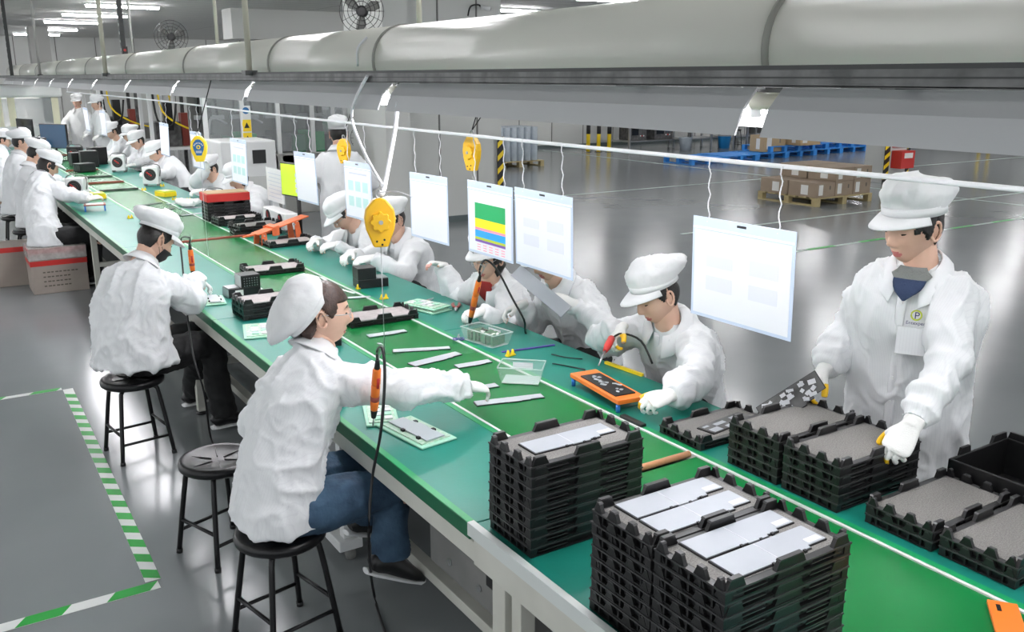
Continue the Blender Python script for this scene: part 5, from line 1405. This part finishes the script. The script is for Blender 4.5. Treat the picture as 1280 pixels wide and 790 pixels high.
# ---- standing figures in the rear
def stander(x, y, face, label, seedn, cap='puff', hood=False, h=0):
    f = Vector((math.cos(R(face)), math.sin(R(face)), 0)); l = Vector((-f.y, f.x, 0)); p = Vector((x, y, .90+h))
    hands = [(p+f*.22+l*(.22*s)+Vector((0, 0, .05)), f+Vector((0, 0, -.4)), Vector((0, 0, 1))+l*s*.4, .4, (.3, .3, .3)) for s in (1, -1)]
    return person(label, p, face, p+Vector((0, 0, .50))+f*.03, (face, 8, 0), hands, lod=2, hair='man', cap=cap, coat=.35, legs='stand', seedn=seedn, curve=.02)
stander(3.36, 8.25, 70, 'standing worker in white with his back turned behind the bench', 31, 'tall', False, -.02)
stander(3.1, 19.6, 200, 'standing worker in white far down beside the machines', 32, 'tall')
stander(2.95, 21.3, 240, 'standing woman far behind facing the line', 33, 'puff')

# ================================================================== BACKGROUND, RIGHT
def wood_pallet(name, loc, L, W, label, m='wood', group=None, h=.14):
    t = thing(name, label, 'pallet', loc, 0, group)
    top = MB().bx((0, 0, 0), (L, W/8, .02)).mesh('deck_board', m)
    for i in range(6): link('deck_board', top, t, (0, i*(W-W/8)/5, h-.02))
    run = MB().bx((0, 0, 0), (.1, W, .02)).mesh('runner', m)
    for x in (0, L/2-.05, L-.1): link('runner', run, t, (x, 0, 0))
    bl = MB().bx((0, 0, 0), (.1, .1, h-.04)).mesh('block', m)
    for x in (0, L/2-.05, L-.1):
        for y in (0, W/2-.05, W-.1): link('block', bl, t, (x, y, .02))
    return t
c0 = at(1043, 258, Z=0)
px, py = c0.x-.35, c0.y+.1
wood_pallet('wood_pallet', (px+.02, py, 0), 1.42, 1.25, 'wooden pallet loaded with flat brown cartons')
def carton(loc, d, rz, label, group, m='carton', lab=True):
    t = thing('carton', label, 'carton', loc, rz, group)
    MB().bx((0, 0, 0), d).build('box', m, t, bevel=.006)
    if lab:
        MB().bx((d[0]*.12, -.004, d[2]*.15), (d[0]*.34, 0, d[2]*.85)).build('shipping_label', 'label', t)
        MB().bx((-.004, d[1]*.3, d[2]*.15), (0, d[1]*.55, d[2]*.8)).build('shipping_label', 'label', t)
        MB().bx((d[0]*.7, -.003, d[2]*.5), (d[0]*.76, 0, d[2]*.75)).build('printed_mark', 'carton_print', t)
    return t
cz = .14
for i in range(3):
    for j in range(2): carton((px+.04+i*.463, py+.03+j*.61, cz), (.45, .58, .24), 0, 'flat brown carton in the bottom layer on the wooden pallet', 'bottom layer of cartons on the wooden pallet')
for k, (i, j) in enumerate(((1, 0), (2, 0), (1, 1), (2, 1))): carton((px+.04+i*.463, py+.03+j*.61, cz+.242), (.45, .58, .22), 0, 'flat brown carton in the top layer on the wooden pallet', 'top layer of cartons on the wooden pallet')
# blue pallets in a row
b0 = at(880, 205, Z=0); b1 = at(1092, 187, Z=0)
for i in range(7):
    q = b0.lerp(b1, i/6.0)
    wood_pallet('blue_pallet', (q.x-.5, q.y-.1, 0), 1.15, 1.0, 'blue plastic pallet in the long row on the open floor', 'blue_pallet', 'blue pallets in a row', .15)
for i in range(4): q = b0.lerp(b1, .42+.1667*i); wood_pallet('blue_pallet', (q.x-.55, q.y-.06, .151), 1.15, 1.0, 'blue plastic pallet stacked on the row of blue pallets', 'blue_pallet', 'second layer of blue pallets', .15)
for i, (x, y) in enumerate(((958, 190), (988, 190))):
    q = at(x, y, Z=.16); carton((q.x-.1+.45*i, q.y, .306 if i else .16), (.8, .5, .42), 0, ['pale brown carton standing on the blue pallets, left of the pair', 'pale brown carton standing on the blue pallets, right of the pair'][i], 'cartons on the blue pallets', 'carton_tan', True)
# wrapped rolls on a pallet
q = at(622, 211, Z=0); q2 = at(668, 207, Z=0)
wp = wood_pallet('wood_pallet', (q.x, q.y, 0), 1.3, 1.05, 'wooden pallet under the wrapped pale blue rolls')
me = MB().loft([(0, 0, 0), (0, 0, .01), (0, 0, .77), (0, 0, .78)], [.085, .092, .092, .085], 14).mesh('wrapped_roll', 'wrap')
for i in range(6):
    for j in range(4):
        o = link('wrapped_roll', me, None, (q.x+.14+i*.19, q.y+.14+j*.2, .14)); tag(o, 'tall film-wrapped pale blue roll on the pallet by the wall', 'roll', 'wrapped rolls on the pallet')
# bollards
for i, x in enumerate((735, 748, 761)):
    q = at(x, 190, Z=0); t = thing('bollard', 'yellow and black post in the row of three by the steel tables', 'bollard', (q.x, q.y, 0), 0, 'row of three posts')
    MB().cyl((0, 0, 0), (0, 0, .88), .055, 14).build('pole', 'yellow_pl', t); MB().cyl((0, 0, .5), (0, 0, .75), .058, 14).build('band', 'black', t)
    MB().lathe((0, 0, 0), [(.11, 0), (.11, .01)], 14).build('base', 'black', t)
for i, x in enumerate((1232, 1252)):
    t = thing('bollard', 'slim yellow post far off on the open floor', 'bollard', (26.2+i*.5, 15.4, 0), 0, 'posts far across the open floor')
    MB().cyl((0, 0, 0), (0, 0, 1.0), .05, 12).build('pole', 'yellow_pl', t); MB().lathe((0, 0, 0), [(.1, 0), (.1, .01)], 12).build('base', 'black', t)
# steel tables with machines
def steel_table(loc, L, W, h, label, shelf=True, m='steel'):
    t = thing('steel_table', label, 'table', loc)
    MB().bx((0, 0, h-.03), (L, W, h)).build('top', m, t)
    for x in (.03, L-.03):
        for y in (.03, W-.03): MB().bx((x-.025, y-.025, 0), (x+.025, y+.025, h-.03)).build('leg', m, t)
    if shelf: MB().bx((0, 0, .28), (L, W, .31)).build('shelf', m, t)
    return t
def machine(loc, d, label, name='machine', m='machine_dark', cat='machine', scr=True):
    t = thing(name, label, cat, loc)
    MB().bx((0, 0, 0), d).build('body', m, t, bevel=.01)
    MB().bx((d[0]*.1, -.01, d[2]*.35), (d[0]*.5, 0, d[2]*.85)).build('panel', 'screen_dark', t)
    if scr: MB().bx((d[0]*.6, -.01, d[2]*.5), (d[0]*.9, 0, d[2]*.8)).build('display', 'screen_blue', t)
    for i in range(3): MB().lathe((d[0]*(.62+.1*i), 0, d[2]*.3), [(.02, -.01), (.02, 0)], 8, axis='y').build('knob', 'red' if i == 1 else 'white_pl', t)
    return t
tq = at(790, 190, Z=0)
steel_table((tq.x-.2, tq.y-.1, 0), 2.3, .9, .86, 'long steel table with a shelf beyond the yellow posts')
steel_table((tq.x+2.1, tq.y-1.8, 0), 1.5, .9, .72, 'shorter steel table beside the blue pallets', False)
for i, (dx, dy, dz, d) in enumerate(((-.4, .1, .86, (.5, .5, .55)), (.3, .15, .86, (.6, .5, .4)), (1.0, .1, .86, (.5, .5, .6)), (-.3, .1, .31, (.6, .5, .4)), (.6, .1, .31, (.7, .5, .42)))):
    machine((tq.x+dx+.3, tq.y+dy, dz), d, ['dark test machine at the near end of the long steel table', 'low dark machine in the middle of the long steel table', 'tall dark machine at the far end of the long steel table', 'dark unit on the shelf of the long steel table, left', 'dark unit on the shelf of the long steel table, right'][i], 'test_machine', 'machine_dark', 'machine', i % 2 == 0)
machine((tq.x+2.4, tq.y-1.7, .72), (.6, .5, .45), 'white faced machine on the shorter steel table', 'test_machine', 'white_pl')
for i, (x, y) in enumerate(((862, 195), (885, 190), (915, 186), (940, 184))):
    q = Vector((19.0+1.55*i, 19.9, 0))
    steel_table(q, 1.2, .8, .9, 'steel frame table in the far row behind the blue pallets', True)['group'] = 'far row of frame tables'
    machine((q.x+.1, q.y+.1, .9), (.9, .5, .5), 'dark machine on a frame table in the far row', 'test_machine', 'machine_dark')['group'] = 'machines on the far frame tables'
    tt = thing('plastic_bin', 'light blue bin standing beside the far frame tables', 'bin', (q.x-.4, q.y-.2, 0), 0, 'blue bins by the far tables'); MB().loft([(0, 0, 0), (0, 0, .34), (0, 0, .36)], [.15, .19, .2], 14).build('tub', 'print_blue' if i % 2 else 'wrap', tt); MB().loft([(0, 0, .355), (0, 0, .37)], [.205, .205], 14).build('rim', 'wrap', tt)
    make_stool((q.x+1.5, q.y-.3, 0), 'dark stool beside the far frame tables', 0, .55)['group'] = 'stools by the far tables'

# ================================================================== BACKGROUND, LEFT AND MIDDLE
def enclosure(loc, L, W, label, doors=3, glass='glass', h=2.0, base=.92):
    """glazed machine cabinet: grey lower cabinet, framed glass doors, equipment behind"""
    t = thing('machine_enclosure', label, 'machine cabinet', loc)
    MB().bx((0, 0, 0), (L, W, base)).build('lower_cabinet', 'wall_grey', t, bevel=.01)
    MB().bx((0, W-.04, base), (L, W, h)).build('back_panel', 'unit_grey', t); MB().bx((-.02, -.02, h), (L+.02, W+.02, h+.08)).build('roof', 'wall_panel', t)
    w_ = L/doors
    for i in range(doors+1): MB().bx((i*w_-.03, -.02, base), (i*w_+.03, .03, h)).build('post', 'white_pl', t)
    for i in range(doors):
        MB().bx((i*w_+.03, -.005, base+.03), ((i+1)*w_-.03, .003, h-.02)).build('glass_door', glass, t)
        MB().bx((i*w_+.04, .004, base-.5), ((i+1)*w_-.04, .0, base-.03)).build('cabinet_door', 'wall_grey', t); MB().bx(((i+.82)*w_, -.03, base-.3), ((i+.85)*w_, 0, base-.15)).build('handle', 'steel', t)
        x = i*w_
        MB().bx((x+.08, .15, base), (x+w_*.45, W-.1, base+.30)).build('feeder', 'print_green' if i % 2 else 'machine_dark', t)
        MB().bx((x+w_*.5, .12, base), (x+w_-.08, W-.1, base+.26)).build('feeder', 'machine_dark' if i % 2 else 'edge_dark', t)
        MB().bx((x+.05, W-.25, base+.5), (x+w_-.05, W-.15, base+.56)).build('gantry', 'steel', t); MB().bx((x+w_*.4, W-.32, base+.3), (x+w_*.52, W-.1, base+.75)).build('head', 'machine_dark', t)
        MB().tube([(x+w_*.2, W-.2, base+.6), (x+w_*.25, W-.25, base+.95), (x+w_*.6, W-.25, base+.95), (x+w_*.75, W-.2, base+.5)], .018, 6).build('hose', 'black', t)
        MB().tube([(x+w_*.15, .2, base+.3), (x+w_*.3, .25, base+.55), (x+w_*.7, .25, base+.45)], .02, 6).build('pipe', 'steel', t)
    return t
enclosure((3.55, 13.7, 0), 2.15, 1.0, 'glass fronted machine cabinet with hoses behind the right-hand workers', 4)
enclosure((6.1, 16.6, 0), 1.7, 1.0, 'glass fronted machine cabinet further back beside the panel block', 3)
# safety board and floor sign on the cabinet
sb = thing('warning_board', 'tall warning board with yellow triangles on the machine cabinet', 'sign', (4.13, 13.66, 1.02))
MB().bx((-.07, -.012, 0), (.07, 0, .62)).build('board', 'white_pl', sb); MB().lathe((0, -.013, .55), [(.05, -.003), (.05, 0)], 16, axis='y').build('roundel', 'blue_plate', sb)
for z in (.08, .27): MB().bx((-.065, -.016, z-.02), (.065, -.012, z+.15)).build('yellow_panel', 'yellow_pl', sb); MB().prism([(-.04, z+.03), (.04, z+.03), (0, z+.11)], -.019, -.016, 0, (Vector((0, 0, 0)), Vector((1, 0, 0)), Vector((0, 0, 1)), Vector((0, 1, 0)))).build('triangle', 'black', sb)
# white box machine beyond the row
wbm = thing('white_cabinet', 'low white machine cabinet with a dark square fan behind the row', 'machine cabinet', (3.35, 12.3, 0))
MB().bx((0, 0, 0), (.75, .8, 1.22)).build('body', 'white_pl', wbm, bevel=.02); MB().bx((.42, -.01, .92), (.60, 0, 1.10)).build('fan', 'black', wbm); MB().bx((.05, -.008, .1), (.70, 0, .75)).build('door', 'wall_panel', wbm)
# rack with yellow cables
def rack(loc, label, L=1.5, W=.8, h=1.95):
    t = thing('machine_rack', label, 'machine', loc)
    for x in (0, L*.5, L):
        for y in (0, W): MB().bx((x-.03, y-.03, 0), (x+.03, y+.03, h)).build('post', 'white_pl' if x != L*.5 else 'machine_dark', t)
    for z in (.75, h-.05): MB().bx((-.03, -.03, z), (L+.03, W+.03, z+.05)).build('deck', 'white_pl', t)
    MB().bx((.1, .15, .8), (.55, .7, 1.25)).build('module', 'machine_dark', t, bevel=.01); MB().bx((.75, .1, .8), (1.3, .7, 1.1)).build('module', 'unit_grey', t, bevel=.01); MB().bx((.25, .05, 1.1), (.4, .2, 1.6)).build('arm', 'black', t)
    MB().bx((.6, .3, .8), (.75, .5, 1.4)).build('module', 'red_dull', t)
    MB().tube([(.15, -.05, h), (.2, -.06, 1.45), (.6, -.05, 1.15), (1.1, -.05, 1.05), (1.35, -.05, 1.3), (1.32, -.05, h)], .018, 6).build('yellow_cable', 'yellow_pl', t)
    MB().tube([(.05, -.05, h), (.1, -.08, 1.3), (.35, -.08, 1.2), (.45, -.05, 1.6)], .02, 6).build('black_hose', 'black', t)
    return t
rack((3.6, 17.6, 0), 'white machine rack with yellow cables behind the row')
rack((3.2, 20.3, 0), 'white machine rack at the far end beyond the yellow cables', 1.4)
# monitors and displays
def monitor(loc, rz, label, m='screen_dark', L=.52, Hh=.32, stand=.14):
    t = thing('monitor', label, 'monitor', loc, R(rz))
    MB().bx((-.012, -L/2, stand), (.02, L/2, stand+Hh)).build('case', 'black', t, bevel=.004); MB().bx((-.015, -L/2+.012, stand+.012), (-.012, L/2-.012, stand+Hh-.012)).build('screen', m, t)
    MB().cyl((.02, 0, 0), (.02, 0, stand+.1), .018, 8).build('neck', 'black', t); MB().bx((-.06, -.11, 0), (.10, .11, .012)).build('foot', 'black', t)
    return t
mo = monitor((2.60, 7.36, TZ), 12, 'monitor with a lime green page beside the double fan unit', 'screen_lime', .42, .28, .33)
for i in range(5): MB().bx((-.0165, -.17, .37+i*.042), (-.015, -.02, .40+i*.042)).build('page_row', 'print_yellow' if i == 4 else 'plate_white', mo)
wbd = thing('white_board', 'small white board with writing beside the lime green monitor', 'board', (2.605, 8.12, TZ+.0002), R(0))
MB().bx((.066, -.22, .20), (.078, .22, .50)).build('board', 'white_gloss', wbd)
for i in range(7): MB().bx((.0645, -.18+.01*(i % 3), .24+i*.035), (.066, .17-.03*(i % 2), .246+i*.035)).build('written_line', 'print_grey', wbd)
for y in (-.18, .18): MB().bx((.07, y-.01, -.3), (.09, y+.01, .22)).build('leg', 'steel', wbd)
monitor((1.95, 17.2, TZ), 35, 'black monitor seen at an angle near the far end of the bench', 'screen_blue', .6, .4)
monitor((1.75, 19.6, TZ), 20, 'black monitor at the very end of the bench', 'screen_dark', .6, .4)
monitor((1.38, 14.3, TZ), 200, 'black monitor beside the worker with the lifted face', 'screen_dark', .6, .36)
# far glazed cabin
cb = thing('glazed_cabin', 'white cabin with cream framed windows where the line ends', 'cabin', (.35, 20.25, 0))
CW = 2.12
MB().bx((0, 0, 0), (CW, 2.0, 1.12)).build('lower_wall', 'white_pl', cb); MB().bx((-.06, -.06, 1.66), (CW+.06, 2.06, 1.90)).build('roof', 'white_gloss', cb, bevel=.05)
for x in (0, .62, 1.0, 1.22, CW-.14): MB().bx((x, 0, 1.12), (x+.12, .08, 1.66)).build('window_post', 'cream', cb)
for a, b in ((.12, .62), (.74, 1.0), (1.12, 1.22), (1.34, CW-.14)): MB().bx((a, .03, 1.12), (b, .045, 1.66)).build('window_pane', 'glass_grey', cb)
MB().bx((.1, 1.9, 1.12), (CW-.1, 1.96, 1.66)).build('back_wall', 'white_pl', cb)
MB().bx((.3, .5, 1.64), (CW-.3, 1.5, 1.658)).build('cabin_lamp', 'cabin_tube', cb)
for x in (.3, .9, 1.6): MB().bx((x, .8, 1.12), (x+.3, 1.2, 1.4)).build('inner_machine', 'white_gloss', cb)

# wall fans
def wall_fan(loc, rz, label, s=1.0, pole=None):
    t = thing('wall_fan', label, 'fan', loc, R(rz))
    for i in range(5):
        r = .06+.05*i; MB().loft([Vector((-.03+.03*(i/4)**2, r*s*math.cos(a), r*s*math.sin(a))) for a in [2*PI*k/28 for k in range(28)]], .004*s, 5, closed=True).build('guard_ring', 'black', t)
    for k in range(14): a = 2*PI*k/14; MB().cyl((-.03, .04*s*math.cos(a), .04*s*math.sin(a)), (0, .26*s*math.cos(a), .26*s*math.sin(a)), .003, 5).build('guard_wire', 'black', t)
    for k in range(3):
        a = 2*PI*k/3+.4; MB().loft([Vector((.02, .03*math.cos(a), .03*math.sin(a))), Vector((.03, .14*s*math.cos(a+.2), .14*s*math.sin(a+.2))), Vector((.02, .22*s*math.cos(a+.3), .22*s*math.sin(a+.3)))], [(.02, .004), (.06*s, .004), (.04*s, .003)], 8, hint=(1, 0, 0)).build('blade', 'unit_grey', t)
    MB().loft([Vector((.0, 0, 0)), Vector((.04, 0, 0)), Vector((.14, 0, 0)), Vector((.17, 0, 0))], [.05*s, .07*s, .065*s, .03*s], 14).build('motor', 'black', t)
    MB().tube([(.12, 0, -.03), (.16, 0, -.1), (.24, 0, -.14), (.35, 0, -.14)] if not pole else [(.12, 0, -.03), (.14, 0, -.3), (.14, 0, pole)], .018, 8).build('bracket', 'black', t)
    return t
fq = at(452, 14, Y=11.0); wall_fan((fq.x, 11.0, fq.z), 60, 'big black wall fan on the white column above the duct', 1.05)
fq = at(214, 46, Y=17.7); wall_fan((fq.x, 17.7, fq.z), 75, 'black wall fan further away on the ceiling box above the duct', 1.1)
fq = at(455, 172, Y=13.2); wall_fan((fq.x, 13.2, fq.z), 80, 'black pedestal fan standing between the cabinet and the column', .8, -fq.z+.01)
cq = at(603, 8, Y=11.4)
cam2 = thing('security_camera', 'small white camera on a curved arm above the duct', 'camera', (cq.x, 11.52, cq.z))
MB().tube([(-.14, .04, -.12), (-.12, .0, .0), (0, 0, .03), (.05, 0, .0)], .012, 6).build('arm', 'black', cam2); MB().loft([(.03, -.03, 0), (.16, -.06, -.02)], [.03, .035], 12).build('housing', 'white_pl', cam2); MB().loft([(.16, -.06, -.02), (.17, -.063, -.022)], [.025, .02], 12).build('lens', 'black', cam2)
ex = thing('exit_lamp', 'small black box with a red lamp on the perforated post', 'lamp', (2.15, 11.57, 2.295))
MB().bx((-.03, -.05, 0), (.03, .0, .09)).build('box', 'black', ex); MB().lathe((0, -.05, .05), [(.015, -.006), (.015, 0)], 10, axis='y').build('lens', 'red', ex)

# white hoses down to the big balancer
hk = Vector((1.25, bA.y, bA.z+.105))
def hose(pts, label, r=.007, m='cable_white'):
    o = MB().tube(pts, r, 8, sub=6).build('air_hose', m); return tag(o, label, 'hose')
hose([at(459, 95, X=1.42), at(444, 125, X=1.43), at(440, 150, X=1.45), at(455, 190, X=1.38), at(478, 232, X=1.27)], 'white hose looping down left of the big yellow balancer', .006)
hose([at(497, 128, X=1.47), at(494, 160, X=1.45), at(486, 205, X=1.36), at(479, 240, X=1.27), hk+Vector((0, 0, .0))], 'white hose dropping straight to the big yellow balancer', .008)
simple('tool_cord', MB().tube([hk, at(497, 240, X=1.26), at(515, 246, X=1.28)], .002), 'cable_white', 'thin white cord tied at the balancer hook', 'cord')

bpy.data.scenes.remove(TMP)
